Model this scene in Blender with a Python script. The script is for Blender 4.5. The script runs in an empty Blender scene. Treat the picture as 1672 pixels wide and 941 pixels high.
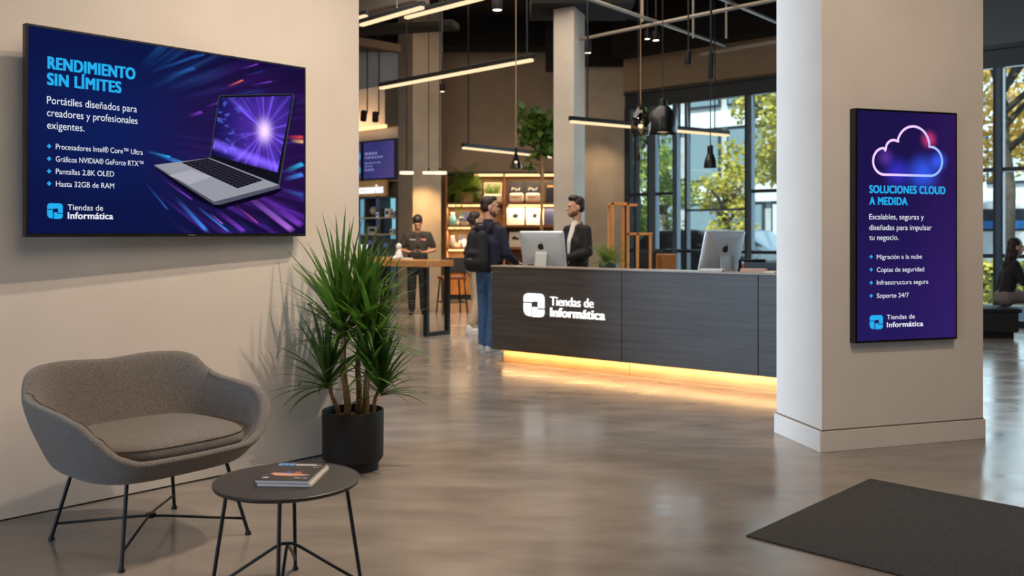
import bpy, bmesh, math, random
import numpy as np
from mathutils import Vector, Matrix, Euler, Quaternion

random.seed(7)
PI = math.pi
scene = bpy.context.scene
COL = scene.collection

# ------------------------------------------------------------------ camera frame
FPX, CX, HY, CAMZ = 1500.0, 836.0, 380.0, 1.40      # focal length in px, principal column, horizon row, eye height


def G(px, py):
    """point of the floor seen at a pixel of the photograph"""
    d = FPX * CAMZ / (py - HY)
    return Vector(((px - CX) / FPX * d, d, 0.0))


def P(px, py, Y):
    """point seen at a pixel, at the given depth"""
    return Vector(((px - CX) / FPX * Y, Y, CAMZ - (py - HY) / FPX * Y))


def hit(px, py, p0, d):
    """point seen at a pixel on the vertical plane through p0 along d"""
    rx = (px - CX) / FPX
    # (rx*Y - p0x)*dy - (Y - p0y)*dx = 0
    Y = (p0[0] * d[1] - p0[1] * d[0]) / (rx * d[1] - d[0])
    return Vector((rx * Y, Y, CAMZ - (py - HY) / FPX * Y))


# ------------------------------------------------------------------ materials
_M = {}


def srgb(r, g, b):
    f = lambda c: (c / 255) / 12.92 if c / 255 <= 0.04045 else ((c / 255 + 0.055) / 1.055) ** 2.4
    return (f(r), f(g), f(b))


def newmat(name):
    m = bpy.data.materials.new(name)
    m.use_nodes = True
    nt = m.node_tree
    nt.nodes.clear()
    out = nt.nodes.new('ShaderNodeOutputMaterial')
    return m, nt, out


def mat(name, col, rough=0.5, metal=0.0, noise=0.0, nscale=8.0, stretch=None, bump=0.0, bscale=None, spec=0.5, col2=None,
        rnoise=0.0, sheen=0.0, coat=0.0, trans=None, detail=4.0):
    """principled material with a noise-driven colour / bump variation"""
    if name in _M:
        return _M[name]
    m, nt, out = newmat(name)
    N, L = nt.nodes, nt.links
    b = N.new('ShaderNodeBsdfPrincipled')
    b.inputs['Roughness'].default_value = rough
    b.inputs['Metallic'].default_value = metal
    b.inputs['Specular IOR Level'].default_value = spec
    b.inputs['Base Color'].default_value = (*col, 1)
    if sheen:
        b.inputs['Sheen Weight'].default_value = sheen
    if coat:
        b.inputs['Coat Weight'].default_value = coat
    tc = N.new('ShaderNodeTexCoord')
    src = tc.outputs['Object']
    if stretch:
        mp = N.new('ShaderNodeMapping')
        mp.inputs['Scale'].default_value = stretch
        L.new(src, mp.inputs[0])
        src = mp.outputs[0]
    if noise or col2 or rnoise:
        t = N.new('ShaderNodeTexNoise')
        t.inputs['Scale'].default_value = nscale
        t.inputs['Detail'].default_value = detail
        L.new(src, t.inputs['Vector'])
        r = N.new('ShaderNodeValToRGB')
        r.color_ramp.elements[0].position = 0.32
        r.color_ramp.elements[1].position = 0.68
        c0 = tuple(max(0, c * (1 - noise)) for c in col)
        c1 = col2 if col2 else tuple(min(1, c * (1 + noise)) for c in col)
        r.color_ramp.elements[0].color = (*c0, 1)
        r.color_ramp.elements[1].color = (*c1, 1)
        L.new(t.outputs['Fac'], r.inputs[0])
        L.new(r.outputs[0], b.inputs['Base Color'])
        if rnoise:
            mr = N.new('ShaderNodeMapRange')
            mr.inputs[1].default_value = 0.3
            mr.inputs[2].default_value = 0.7
            mr.inputs[3].default_value = max(0.02, rough - rnoise)
            mr.inputs[4].default_value = rough + rnoise
            L.new(t.outputs['Fac'], mr.inputs[0])
            L.new(mr.outputs[0], b.inputs['Roughness'])
    if bump:
        t2 = N.new('ShaderNodeTexNoise')
        t2.inputs['Scale'].default_value = bscale or nscale * 6
        t2.inputs['Detail'].default_value = 3
        L.new(src, t2.inputs['Vector'])
        bp = N.new('ShaderNodeBump')
        bp.inputs['Strength'].default_value = bump
        bp.inputs['Distance'].default_value = 0.01
        L.new(t2.outputs['Fac'], bp.inputs['Height'])
        L.new(bp.outputs[0], b.inputs['Normal'])
    if trans:
        tr = N.new('ShaderNodeBsdfTranslucent')
        tr.inputs[0].default_value = (*trans, 1)
        mx = N.new('ShaderNodeMixShader')
        mx.inputs[0].default_value = 0.35
        L.new(b.outputs[0], mx.inputs[1])
        L.new(tr.outputs[0], mx.inputs[2])
        L.new(mx.outputs[0], out.inputs[0])
    else:
        L.new(b.outputs[0], out.inputs[0])
    _M[name] = m
    return m


def emit(name, col, strength=1.0):
    if name in _M:
        return _M[name]
    m, nt, out = newmat(name)
    e = nt.nodes.new('ShaderNodeEmission')
    e.inputs[0].default_value = (*col, 1)
    e.inputs[1].default_value = strength
    nt.links.new(e.outputs[0], out.inputs[0])
    _M[name] = m
    return m


def glassmat(name, tint=(0.9, 0.97, 0.97), refl=0.06, rough=0.02):
    if name in _M:
        return _M[name]
    m, nt, out = newmat(name)
    N, L = nt.nodes, nt.links
    t = N.new('ShaderNodeBsdfTransparent')
    t.inputs[0].default_value = (*tint, 1)
    g = N.new('ShaderNodeBsdfGlossy')
    g.inputs['Roughness'].default_value = rough
    lw = N.new('ShaderNodeLayerWeight')
    lw.inputs[0].default_value = 0.25
    mr = N.new('ShaderNodeMapRange')
    mr.inputs[3].default_value = refl
    mr.inputs[4].default_value = 0.6
    L.new(lw.outputs['Fresnel'], mr.inputs[0])
    mx = N.new('ShaderNodeMixShader')
    L.new(mr.outputs[0], mx.inputs[0])
    L.new(t.outputs[0], mx.inputs[1])
    L.new(g.outputs[0], mx.inputs[2])
    L.new(mx.outputs[0], out.inputs[0])
    _M[name] = m
    return m


class NB:
    """tiny builder for screen pictures: scalar math on the picture's own u, v"""

    def __init__(s, name):
        s.m, s.nt, s.out = newmat(name)
        uv = s.nt.nodes.new('ShaderNodeUVMap')
        uv.uv_map = 'UVMap'
        sp = s.nt.nodes.new('ShaderNodeSeparateXYZ')
        s.nt.links.new(uv.outputs[0], sp.inputs[0])
        s.u, s.v = sp.outputs[0], sp.outputs[1]

    def _in(s, sock, x):
        if hasattr(x, 'links'):
            s.nt.links.new(x, sock)
        else:
            sock.default_value = x

    def op(s, o, a, b=0.0, clamp=False):
        n = s.nt.nodes.new('ShaderNodeMath')
        n.operation = o
        n.use_clamp = clamp
        s._in(n.inputs[0], a)
        s._in(n.inputs[1], b)
        return n.outputs[0]

    def add(s, a, b): return s.op('ADD', a, b)
    def sub(s, a, b): return s.op('SUBTRACT', a, b)
    def mul(s, a, b): return s.op('MULTIPLY', a, b)
    def pw(s, a, b): return s.op('POWER', a, b)

    def smooth(s, x, lo, hi):
        n = s.nt.nodes.new('ShaderNodeMapRange')
        n.interpolation_type = 'SMOOTHSTEP'
        s._in(n.inputs[0], x)
        n.inputs[1].default_value, n.inputs[2].default_value = lo, hi
        n.inputs[3].default_value, n.inputs[4].default_value = 0, 1
        return n.outputs[0]

    def dist(s, cu, cv, ku=1.0, kv=1.0):
        a = s.mul(s.sub(s.u, cu), ku)
        b = s.mul(s.sub(s.v, cv), kv)
        return s.op('SQRT', s.add(s.mul(a, a), s.mul(b, b))), a, b

    def noise(s, x, y, scale=1.0, detail=2.0):
        c = s.nt.nodes.new('ShaderNodeCombineXYZ')
        s._in(c.inputs[0], x)
        s._in(c.inputs[1], y)
        n = s.nt.nodes.new('ShaderNodeTexNoise')
        n.inputs['Scale'].default_value = scale
        n.inputs['Detail'].default_value = detail
        s.nt.links.new(c.outputs[0], n.inputs['Vector'])
        return n.outputs['Fac']

    def scol(s, fac, col):
        n = s.nt.nodes.new('ShaderNodeVectorMath')
        n.operation = 'SCALE'
        n.inputs[0].default_value = col
        s._in(n.inputs['Scale'], fac)
        return n.outputs[0]

    def vadd(s, a, b):
        n = s.nt.nodes.new('ShaderNodeVectorMath')
        n.operation = 'ADD'
        s._in(n.inputs[0], a)
        s._in(n.inputs[1], b)
        return n.outputs[0]

    def finish(s, col, strength=1.0):
        e = s.nt.nodes.new('ShaderNodeEmission')
        s.nt.links.new(col, e.inputs[0])
        e.inputs[1].default_value = strength
        s.nt.links.new(e.outputs[0], s.out.inputs[0])
        return s.m


# ------------------------------------------------------------------ mesh collector
class MB:
    def __init__(s):
        s.v, s.f, s.uv = [], [], None

    def addv(s, vs):
        b = len(s.v)
        s.v.extend([tuple(q) for q in vs])
        return b

    def face(s, *idx):
        s.f.append(tuple(idx))

    def poly(s, pts):
        b = s.addv(pts)
        s.f.append(tuple(range(b, b + len(pts))))
        return s

    def box(s, c, size, rot=None):
        hx, hy, hz = size[0] / 2, size[1] / 2, size[2] / 2
        R = rot.to_matrix() if isinstance(rot, (Euler, Quaternion)) else rot
        vs = []
        for z in (-hz, hz):
            for x, y in ((-hx, -hy), (hx, -hy), (hx, hy), (-hx, hy)):
                p = Vector((x, y, z))
                if R:
                    p = R @ p
                vs.append(p + Vector(c))
        b = s.addv(vs)
        for q in ((0, 3, 2, 1), (4, 5, 6, 7), (0, 1, 5, 4), (1, 2, 6, 5), (2, 3, 7, 6), (3, 0, 4, 7)):
            s.f.append(tuple(b + i for i in q))
        return s

    def bb(s, x0, x1, y0, y1, z0, z1):
        return s.box(((x0 + x1) / 2, (y0 + y1) / 2, (z0 + z1) / 2), (x1 - x0, y1 - y0, z1 - z0))

    def prism(s, pts, z0, z1):
        """vertical prism over a plan polygon (counter-clockwise)"""
        n = len(pts)
        b = s.addv([(p[0], p[1], z0) for p in pts] + [(p[0], p[1], z1) for p in pts])
        s.f.append(tuple(b + i for i in reversed(range(n))))
        s.f.append(tuple(b + n + i for i in range(n)))
        for i in range(n):
            j = (i + 1) % n
            s.f.append((b + i, b + j, b + n + j, b + n + i))
        return s

    def slab(s, p, q, t, z0, z1, side=1):
        """wall-like box from p to q in plan, thickness t to one side"""
        d = (Vector((q[0], q[1])) - Vector((p[0], p[1]))).normalized()
        n = Vector((-d.y, d.x)) * side * t
        pts = [(p[0], p[1]), (q[0], q[1]), (q[0] + n.x, q[1] + n.y), (p[0] + n.x, p[1] + n.y)]
        if side < 0:
            pts.reverse()
        return s.prism(pts, z0, z1)

    def rings(s, rings, cap0=True, cap1=True, closed=True):
        n = len(rings[0])
        bs = [s.addv(r) for r in rings]
        for a, b in zip(bs, bs[1:]):
            for i in range(n if closed else n - 1):
                j = (i + 1) % n
                s.f.append((a + i, a + j, b + j, b + i))
        if cap0:
            s.f.append(tuple(bs[0] + i for i in reversed(range(n))))
        if cap1:
            s.f.append(tuple(bs[-1] + i for i in range(n)))
        return s

    def tube(s, pts, r, n=8, cap=True, flat=1.0):
        pts = [Vector(p) for p in pts]
        rs = list(r) if isinstance(r, (list, tuple)) else [r] * len(pts)
        rg = []
        prev = None
        for i, p in enumerate(pts):
            t = (pts[min(i + 1, len(pts) - 1)] - pts[max(i - 1, 0)]).normalized()
            if prev is None:
                a = t.orthogonal().normalized()
            else:
                a = (prev - t * prev.dot(t)).normalized()
            prev = a
            b = t.cross(a)
            rg.append([p + (a * math.cos(2 * PI * k / n) + b * math.sin(2 * PI * k / n) * flat) * rs[i] for k in range(n)])
        return s.rings(rg, cap, cap)

    def lathe(s, prof, n=32, c=(0, 0, 0), cap0=True, cap1=True):
        """prof = [(r, z)] from bottom to top, outward-facing when the profile runs up the outside"""
        rg = [[(c[0] + max(r, 1e-4) * math.cos(2 * PI * k / n), c[1] + max(r, 1e-4) * math.sin(2 * PI * k / n), c[2] + z) for k in range(n)] for r, z in prof]
        return s.rings(rg, cap0, cap1)

    def ball(s, c, r, n=12, m=8, rot=None):
        r = (r, r, r) if not isinstance(r, (tuple, list)) else r
        rg = []
        for i in range(m + 1):
            th = PI * (i / m)
            k0 = max(math.sin(th), 1e-3)
            row = []
            for k in range(n):
                p = Vector((r[0] * k0 * math.cos(2 * PI * k / n), r[1] * k0 * math.sin(2 * PI * k / n), -r[2] * math.cos(th)))
                if rot:
                    p = rot @ p
                row.append(p + Vector(c))
            rg.append(row)
        return s.rings(rg)

    def capsule(s, p0, r0, p1, r1, n=12):
        p0, p1 = Vector(p0), Vector(p1)
        d = p1 - p0
        L = d.length
        t = d / L if L > 1e-6 else Vector((0, 0, 1))
        a = t.orthogonal().normalized()
        b = t.cross(a)
        rg = []

        def ring(c, r):
            rg.append([c + (a * math.cos(2 * PI * k / n) + b * math.sin(2 * PI * k / n)) * r for k in range(n)])
        for i in range(0, 4):
            th = PI / 2 * (i / 4)
            ring(p0 - t * r0 * math.cos(th), max(r0 * math.sin(th), r0 * 0.05))
        ring(p0, r0)
        ring(p1, r1)
        for i in range(3, -1, -1):
            th = PI / 2 * (i / 4)
            ring(p1 + t * r1 * math.cos(th), max(r1 * math.sin(th), r1 * 0.05))
        return s.rings(rg)

    def xform(s, M, start=0):
        for i in range(start, len(s.v)):
            s.v[i] = tuple(M @ Vector(s.v[i]))
        return s

    def mesh(s, name):
        me = bpy.data.meshes.new(name)
        me.from_pydata(s.v, [], s.f)
        me.validate()
        bm = bmesh.new()
        bm.from_mesh(me)
        bmesh.ops.recalc_face_normals(bm, faces=bm.faces)
        bm.to_mesh(me)
        bm.free()
        me.update()
        return me

    def build(s, name, m, parent=None, smooth=False, bevel=0.0, sub=0, segs=2, auto=None):
        me = s.mesh(name)
        o = bpy.data.objects.new(name, me)
        COL.objects.link(o)
        if m is not None:
            me.materials.append(m)
        if s.uv:
            ul = me.uv_layers.new(name='UVMap')
            for lp in me.loops:
                ul.data[lp.index].uv = s.uv[lp.vertex_index]
        if parent is not None:
            o.parent = parent
        if smooth:
            me.polygons.foreach_set('use_smooth', [True] * len(me.polygons))
            if auto is not None:
                me.set_sharp_from_angle(angle=math.radians(auto))
        if bevel:
            md = o.modifiers.new('bevel', 'BEVEL')
            md.width = bevel
            md.segments = segs
            md.limit_method = 'ANGLE'
        if sub:
            md = o.modifiers.new('sub', 'SUBSURF')
            md.levels = md.render_levels = sub
        return o


def tag(o, label, cat, group=None, kind=None):
    o['label'] = label
    o['category'] = cat
    if group:
        o['group'] = group
    if kind:
        o['kind'] = kind
    return o


def thing(name, label, cat, loc=(0, 0, 0), rotz=0.0, group=None, kind=None):
    o = bpy.data.objects.new(name, None)
    o.empty_display_size = 0.1
    COL.objects.link(o)
    o.location = loc
    o.rotation_euler = (0, 0, rotz)
    return tag(o, label, cat, group, kind)


def dup(root, loc, rotz=None, label=None, group=None):
    """copy of a thing with copies of its parts and sub-parts"""
    r = root.copy()
    COL.objects.link(r)
    r.location = loc
    if rotz is not None:
        r.rotation_euler = (0, 0, rotz)
    if label:
        r['label'] = label
    if group:
        r['group'] = group
    for ch in list(root.children):
        c = ch.copy()
        COL.objects.link(c)
        c.parent = r
        for g in list(ch.children):
            d = g.copy()
            COL.objects.link(d)
            d.parent = c
    return r


def struct(o, label, cat):
    return tag(o, label, cat, kind='structure')


# ------------------------------------------------------------------ text
_fontcache = {}


def text_geo(s, bold=0.0, spacing=1.0, extr=0.0):
    """verts, faces and cap height of a line of lettering"""
    key = (s, bold, spacing, extr)
    if key not in _fontcache:
        c = bpy.data.curves.new('lettering', 'FONT')
        c.body = s
        c.size = 1.0
        c.offset = bold
        c.extrude = extr
        c.space_character = spacing
        o = bpy.data.objects.new('lettering', c)
        COL.objects.link(o)
        dg = bpy.context.evaluated_depsgraph_get()
        me = bpy.data.meshes.new_from_object(o.evaluated_get(dg))
        vs = [v.co.copy() for v in me.vertices]
        fs = [tuple(p.vertices) for p in me.polygons]
        bpy.data.objects.remove(o)
        bpy.data.curves.remove(c)
        bpy.data.meshes.remove(me)
        _fontcache[key] = (vs, fs)
    return _fontcache[key]


CAP = 0.70


def put_text(mb, s, org, ux, uz, nrm, x0, z0, width, cap, bold=0.0, spacing=1.0, extr=0.0):
    """lay a line of lettering on a plane: baseline start (x0, z0), fitted to width and cap height (metres)"""
    global CAP
    vs, fs = text_geo(s, 0.0, spacing, extr)
    xs = [v.x for v in vs]
    lo, hi = min(xs), max(xs)
    sx = width / (hi - lo)
    sz = cap / CAP
    sx = (width - 2 * bold * cap) / (hi - lo)
    for ox, oz in (((-1, -0.5), (1, -0.5), (-1, 0.5), (1, 0.5), (0, 0)) if bold else ((0, 0),)):
        b = mb.addv([org + ux * (x0 + (1 + ox) * bold * cap + (v.x - lo) * sx) + uz * (z0 + v.y * sz + oz * bold * cap) + nrm * v.z for v in vs])
        mb.f.extend([tuple(b + i for i in f) for f in fs])
    return mb


_v = text_geo('H')[0]
CAP = max(v.y for v in _v) - min(v.y for v in _v)


def rounded(x0, y0, x1, y1, rs, n=6):
    """rounded rectangle outline; rs = radii at (x0,y0), (x1,y0), (x1,y1), (x0,y1)"""
    out = []
    for (cx, cy, a0, r) in ((x0, y0, PI, rs[0]), (x1, y0, 1.5 * PI, rs[1]), (x1, y1, 0, rs[2]), (x0, y1, 0.5 * PI, rs[3])):
        sx = 1 if cx == x0 else -1
        sy = 1 if cy == y0 else -1
        if r <= 0:
            out.append((cx, cy))
            continue
        for k in range(n + 1):
            a = a0 + PI / 2 * k / n
            out.append((cx + sx * r + r * math.cos(a), cy + sy * r + r * math.sin(a)))
    return out


# store emblem in a unit square: three pieces
EMBLEM = [
    [(0.0, 0.63), (0.0, 0.80), (0.02, 0.89), (0.08, 0.96), (0.2, 1.0), (0.80, 1.0), (0.90, 0.98), (0.97, 0.91), (1.0, 0.80), (1.0, 0.385), (0.70, 0.385), (0.70, 0.66), (0.46, 0.66), (0.41, 0.63)],
    [(0.0, 0.575), (0.36, 0.575), (0.36, 0.02), (0.26, 0.02), (0.13, 0.06), (0.04, 0.15), (0.0, 0.28)],
    [(0.425, 0.0), (0.425, 0.42), (0.63, 0.42), (0.68, 0.33), (1.0, 0.33), (1.0, 0.18), (0.97, 0.09), (0.91, 0.03), (0.80, 0.0)],
]


def put_emblem(mb, org, ux, uz, nrm, x0, z0, w, h, depth=0.0):
    for pc in EMBLEM:
        front = [org + ux * (x0 + a * w) + uz * (z0 + b * h) + nrm * depth for a, b in pc]
        mb.poly(front)
        if depth:
            back = [org + ux * (x0 + a * w) + uz * (z0 + b * h) for a, b in pc]
            n = len(pc)
            bf = mb.addv(front)
            bk = mb.addv(back)
            for i in range(n):
                j = (i + 1) % n
                mb.face(bf + i, bk + i, bk + j, bf + j)
    return mb
# ------------------------------------------------------------------ common materials
M_WALL = mat('warm_plaster', srgb(214, 203, 190), 0.85, noise=0.03, nscale=3, bump=0.05, bscale=60)
M_TAUPE = mat('taupe_plaster', srgb(146, 128, 108), 0.85, noise=0.08, nscale=2, bump=0.05, bscale=40)
M_CONC = mat('board_concrete', srgb(176, 164, 148), 0.8, noise=0.12, nscale=2.2, bump=0.15, bscale=30)
M_BLACKPAINT = mat('black_ceiling_paint', srgb(15, 14, 14), 0.95)
M_BLACKMETAL = mat('black_metal', srgb(24, 25, 27), 0.42, metal=0.3)
M_STEEL = mat('grey_steel_pipe', srgb(150, 140, 128), 0.5, metal=0.2)
M_FRAME = mat('dark_window_frame', srgb(44, 54, 64), 0.4, metal=0.3)
M_MULL = mat('blue_grey_mullion', srgb(74, 94, 110), 0.4, metal=0.2)
M_OAK = mat('oak_board', srgb(190, 134, 76), 0.45, noise=0.25, nscale=5, stretch=(1, 1, 9), bump=0.05)
M_OAKH = mat('oak_top', srgb(192, 136, 80), 0.42, noise=0.22, nscale=4, stretch=(1, 9, 9))
M_AMBER = mat('amber_wood', srgb(196, 128, 60), 0.5, noise=0.2, nscale=4, stretch=(8, 1, 1))
M_WHITE = mat('white_matte', srgb(232, 230, 226), 0.6)
M_CREAM = mat('cream_board', srgb(226, 210, 186), 0.7)
M_WARMGLOW = emit('warm_strip_light', (1.0, 0.60, 0.24), 2.2)
M_WARMGLOW2 = emit('pendant_diffuser_light', (1.0, 0.72, 0.42), 1.25)
M_SPOTGLOW = emit('spot_lamp_light', (1.0, 0.82, 0.55), 5.0)
M_LEDGLOW = emit('amber_led_light', (1.0, 0.50, 0.10), 3.0)
M_GLASS = glassmat('window_glass', (0.86, 0.945, 0.955), 0.05)
M_GREEN = mat('dark_green_leaf', srgb(52, 80, 30), 0.42, noise=0.35, nscale=6, col2=srgb(96, 128, 48), trans=srgb(80, 130, 40))
M_GREEN2 = mat('bright_fern_leaf', srgb(70, 104, 36), 0.5, noise=0.3, nscale=6, col2=srgb(128, 150, 56), trans=srgb(110, 150, 40))
M_BARK = mat('pale_bark', srgb(150, 122, 84), 0.8, noise=0.3, nscale=20, stretch=(1, 1, 6), bump=0.3)
M_SOIL = mat('brown_soil', srgb(82, 56, 38), 0.95, noise=0.4, nscale=40, bump=0.6, bscale=60)

# polished concrete floor
def floor_mat():
    m, nt, out = newmat('polished_concrete')
    N, L = nt.nodes, nt.links
    b = N.new('ShaderNodeBsdfPrincipled')
    tc = N.new('ShaderNodeTexCoord')
    n1 = N.new('ShaderNodeTexNoise'); n1.inputs['Scale'].default_value = 0.55; n1.inputs['Detail'].default_value = 5; n1.inputs['Roughness'].default_value = 0.5
    mp = N.new('ShaderNodeMapping'); mp.inputs['Rotation'].default_value = (0, 0, 0.9); mp.inputs['Scale'].default_value = (1.0, 2.6, 1)
    n2 = N.new('ShaderNodeTexNoise'); n2.inputs['Scale'].default_value = 1.9; n2.inputs['Detail'].default_value = 5; n2.inputs['Roughness'].default_value = 0.52
    L.new(tc.outputs['Object'], n1.inputs['Vector']); L.new(tc.outputs['Object'], mp.inputs[0]); L.new(mp.outputs[0], n2.inputs['Vector'])
    ad = N.new('ShaderNodeMath'); ad.operation = 'ADD'
    L.new(n1.outputs['Fac'], ad.inputs[0]); L.new(n2.outputs['Fac'], ad.inputs[1])
    hf = N.new('ShaderNodeMath'); hf.operation = 'MULTIPLY'; hf.inputs[1].default_value = 0.5
    L.new(ad.outputs[0], hf.inputs[0])
    r = N.new('ShaderNodeValToRGB')
    r.color_ramp.elements[0].position = 0.30; r.color_ramp.elements[0].color = (*srgb(117, 108, 99), 1)
    r.color_ramp.elements[1].position = 0.72; r.color_ramp.elements[1].color = (*srgb(160, 149, 137), 1)
    L.new(hf.outputs[0], r.inputs[0]); L.new(r.outputs[0], b.inputs['Base Color'])
    mr = N.new('ShaderNodeMapRange'); mr.inputs[1].default_value = 0.35; mr.inputs[2].default_value = 0.65; mr.inputs[3].default_value = 0.15; mr.inputs[4].default_value = 0.25
    L.new(n2.outputs['Fac'], mr.inputs[0]); L.new(mr.outputs[0], b.inputs['Roughness'])
    bp = N.new('ShaderNodeBump'); bp.inputs['Strength'].default_value = 0.02; bp.inputs['Distance'].default_value = 0.02
    L.new(n2.outputs['Fac'], bp.inputs['Height']); L.new(bp.outputs[0], b.inputs['Normal'])
    b.inputs['Specular IOR Level'].default_value = 0.6
    L.new(b.outputs[0], out.inputs[0])
    return m


# ------------------------------------------------------------------ plan directions
UW = Vector((1464, 1500, 0)).normalized()                 # along the foreground wall, away from the viewer
NW = Vector((UW.y, -UW.x, 0))                             # out of that wall into the hall
W0 = G(20, 848)                                           # a point of the wall foot
VD = Vector((2046, -1500, 0)).normalized()                # along the counter front
VF = Vector((1623, -1500, 0)).normalized()                # along the glazed facade (towards the right)
FA = Vector((432 / 1500 * 16.15, 16.15, 0))               # a point of the facade line
UP = Vector((0, 0, 1))


def fac(t, off=0.0):
    """plan point of the facade line, off = towards the hall"""
    n = Vector((-VF.y, VF.x, 0)) * -1
    return FA + VF * t + n * off


FL = fac(-3.22)
FR = fac(13.0)
CEIL = 5.9
plan = [(-16, -6), (14, -6), (FR.x, FR.y), (FL.x, FL.y), (FL.x, 26), (-16, 26)]

fl = MB().prism(plan, -0.12, 0.0).build('floor', floor_mat())
struct(fl, 'polished grey brown concrete floor of the hall', 'floor')
ce = MB().prism(plan, CEIL, CEIL + 0.15).build('ceiling', M_BLACKPAINT)
struct(ce, 'black painted open ceiling above the shop', 'ceiling')

# foreground wall with the large screen
we = hit(586, 700, W0, UW); we.z = 0
ws = W0 - UW * 5.2
wl = MB().slab((ws.x, ws.y), (we.x, we.y), 0.22, 0, CEIL, side=1).build('wall_left', M_WALL)
struct(wl, 'beige plaster wall carrying the large screen', 'wall')
gap = MB()
p, q = ws + NW * 0.004, we + NW * 0.004
gap.slab((p.x, p.y), (q.x, q.y), 0.003, 0.0, 0.008, side=1)
struct(gap.build('trim_1', mat('shadow_gap', srgb(40, 34, 30), 0.9)), 'dark shadow gap along the foot of the beige wall', 'trim')

struct(MB().bb(-16, FL.x, 26, 26.2, 0, CEIL).build('wall_far', M_TAUPE), 'taupe wall closing the far end of the shop', 'wall')
# enclosing walls out of view; daylight comes in past the end of the beige wall and from the left
struct(MB().bb(-16, 14, -6.2, -6, 0, CEIL).build('wall_rear', M_TAUPE), 'taupe wall behind the viewer', 'wall')
rw = MB().bb(14, 14.2, -6, FR.y + 0.5, 0, CEIL)
struct(rw.build('wall_right', M_TAUPE), 'taupe side wall beyond the waiting area', 'wall')
sw = MB()
sw.bb(-16.2, -16, -6, 3, 0, CEIL)
sw.bb(-16.2, -16, 12, 26, 0, CEIL)
sw.bb(-16.2, -16, 3, 12, 4.2, CEIL)
sw.bb(-16.2, -16, 3, 12, 0, 0.3)
struct(sw.build('wall_side', M_TAUPE), 'taupe far side wall with a wide window opening', 'wall')

# pillar with the portrait sign
PC = G(1342, 739)
PR_ = hit(1605, 716.3, PC, Vector((4664, 1500, 0)).normalized()); PR_.z = 0
PL = G(1268, 706)
PB = PR_ + (PL - PC)
pil = MB().prism([(PC.x, PC.y), (PR_.x, PR_.y), (PB.x, PB.y), (PL.x, PL.y)], 0, CEIL).build('pillar', M_WALL)
struct(pil, 'broad beige pillar carrying the portrait cloud sign', 'pillar')
cen = (PC + PB) / 2
bs = MB()
k = 1.0 + 0.016 / 0.6
bs.prism([(cen.x + (q.x - cen.x) * k, cen.y + (q.y - cen.y) * k) for q in (PC, PR_, PB, PL)], 0, 0.132)
struct(bs.build('baseboard_pillar', M_WALL, bevel=0.003), 'plain beige baseboard around the pillar foot', 'baseboard')
gp = MB()
k2 = 1.0 + 0.004 / 0.6
gp.prism([(cen.x + (q.x - cen.x) * k2, cen.y + (q.y - cen.y) * k2) for q in (PC, PR_, PB, PL)], 0.131, 0.142)
struct(gp.build('trim_2', mat('joint_shade', srgb(120, 104, 90), 0.9)), 'thin joint above the pillar baseboard', 'trim')

# ------------------------------------------------------------------ big landscape screen
M_BEZEL = mat('screen_bezel', srgb(9, 9, 11), 0.4)
M_CYAN = emit('cyan_lettering', (0.02, 0.43, 0.86), 1.0)
M_LETTER = emit('white_lettering', (0.80, 0.84, 0.92), 1.0)


def tv_picture():
    n = NB('screen_picture')
    d, a, b = n.dist(0.12, 0.52, 1.65, 1.0)
    ang = n.op('ARCTAN2', b, a)
    s1 = n.noise(n.mul(ang, 16.0), n.mul(d, 0.8), 1.0, 3.0)
    s2 = n.noise(n.add(n.mul(ang, 30.0), 9.0), n.add(n.mul(d, 2.2), 4.0), 1.0, 2.0)
    m1 = n.smooth(n.u, 0.36, 0.80)
    low = n.smooth(n.op('ABSOLUTE', n.sub(n.v, 0.5)), 0.06, 0.40)
    k1 = n.mul(n.pw(n.smooth(s1, 0.44, 0.78), 1.4), m1)
    k2 = n.mul(n.pw(n.smooth(s2, 0.52, 0.80), 1.6), m1)
    bot = n.sub(1.0, n.smooth(n.v, 0.10, 0.42))
    base = n.scol(n.sub(1.0, n.mul(m1, 0.55)), (0.004, 0.008, 0.058))
    gl, _, _ = n.dist(0.22, 0.55, 1.0, 0.8)
    base = n.vadd(base, n.scol(n.sub(1.0, n.smooth(gl, 0.0, 0.42)), (0.001, 0.005, 0.040)))
    dk, _, _ = n.dist(0.9, 0.52, 0.9, 0.8)
    base = n.vadd(base, n.scol(n.mul(n.sub(1.0, n.smooth(dk, 0.1, 0.6)), 0.35), (0.05, 0.006, 0.10)))
    c = n.vadd(base, n.scol(n.mul(k1, n.add(0.20, n.mul(bot, 1.2))), (0.14, 0.03, 0.50)))
    c = n.vadd(c, n.scol(n.mul(k2, 0.5), (0.02, 0.07, 0.42)))
    topb = n.mul(n.smooth(n.v, 0.72, 0.98), n.sub(1.0, n.smooth(n.u, 0.45, 0.72)))
    c = n.vadd(c, n.scol(n.mul(n.mul(topb, n.smooth(s1, 0.40, 0.7)), n.smooth(n.u, 0.32, 0.48)), (0.01, 0.07, 0.20)))
    return n.finish(c, 1.0)


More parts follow.
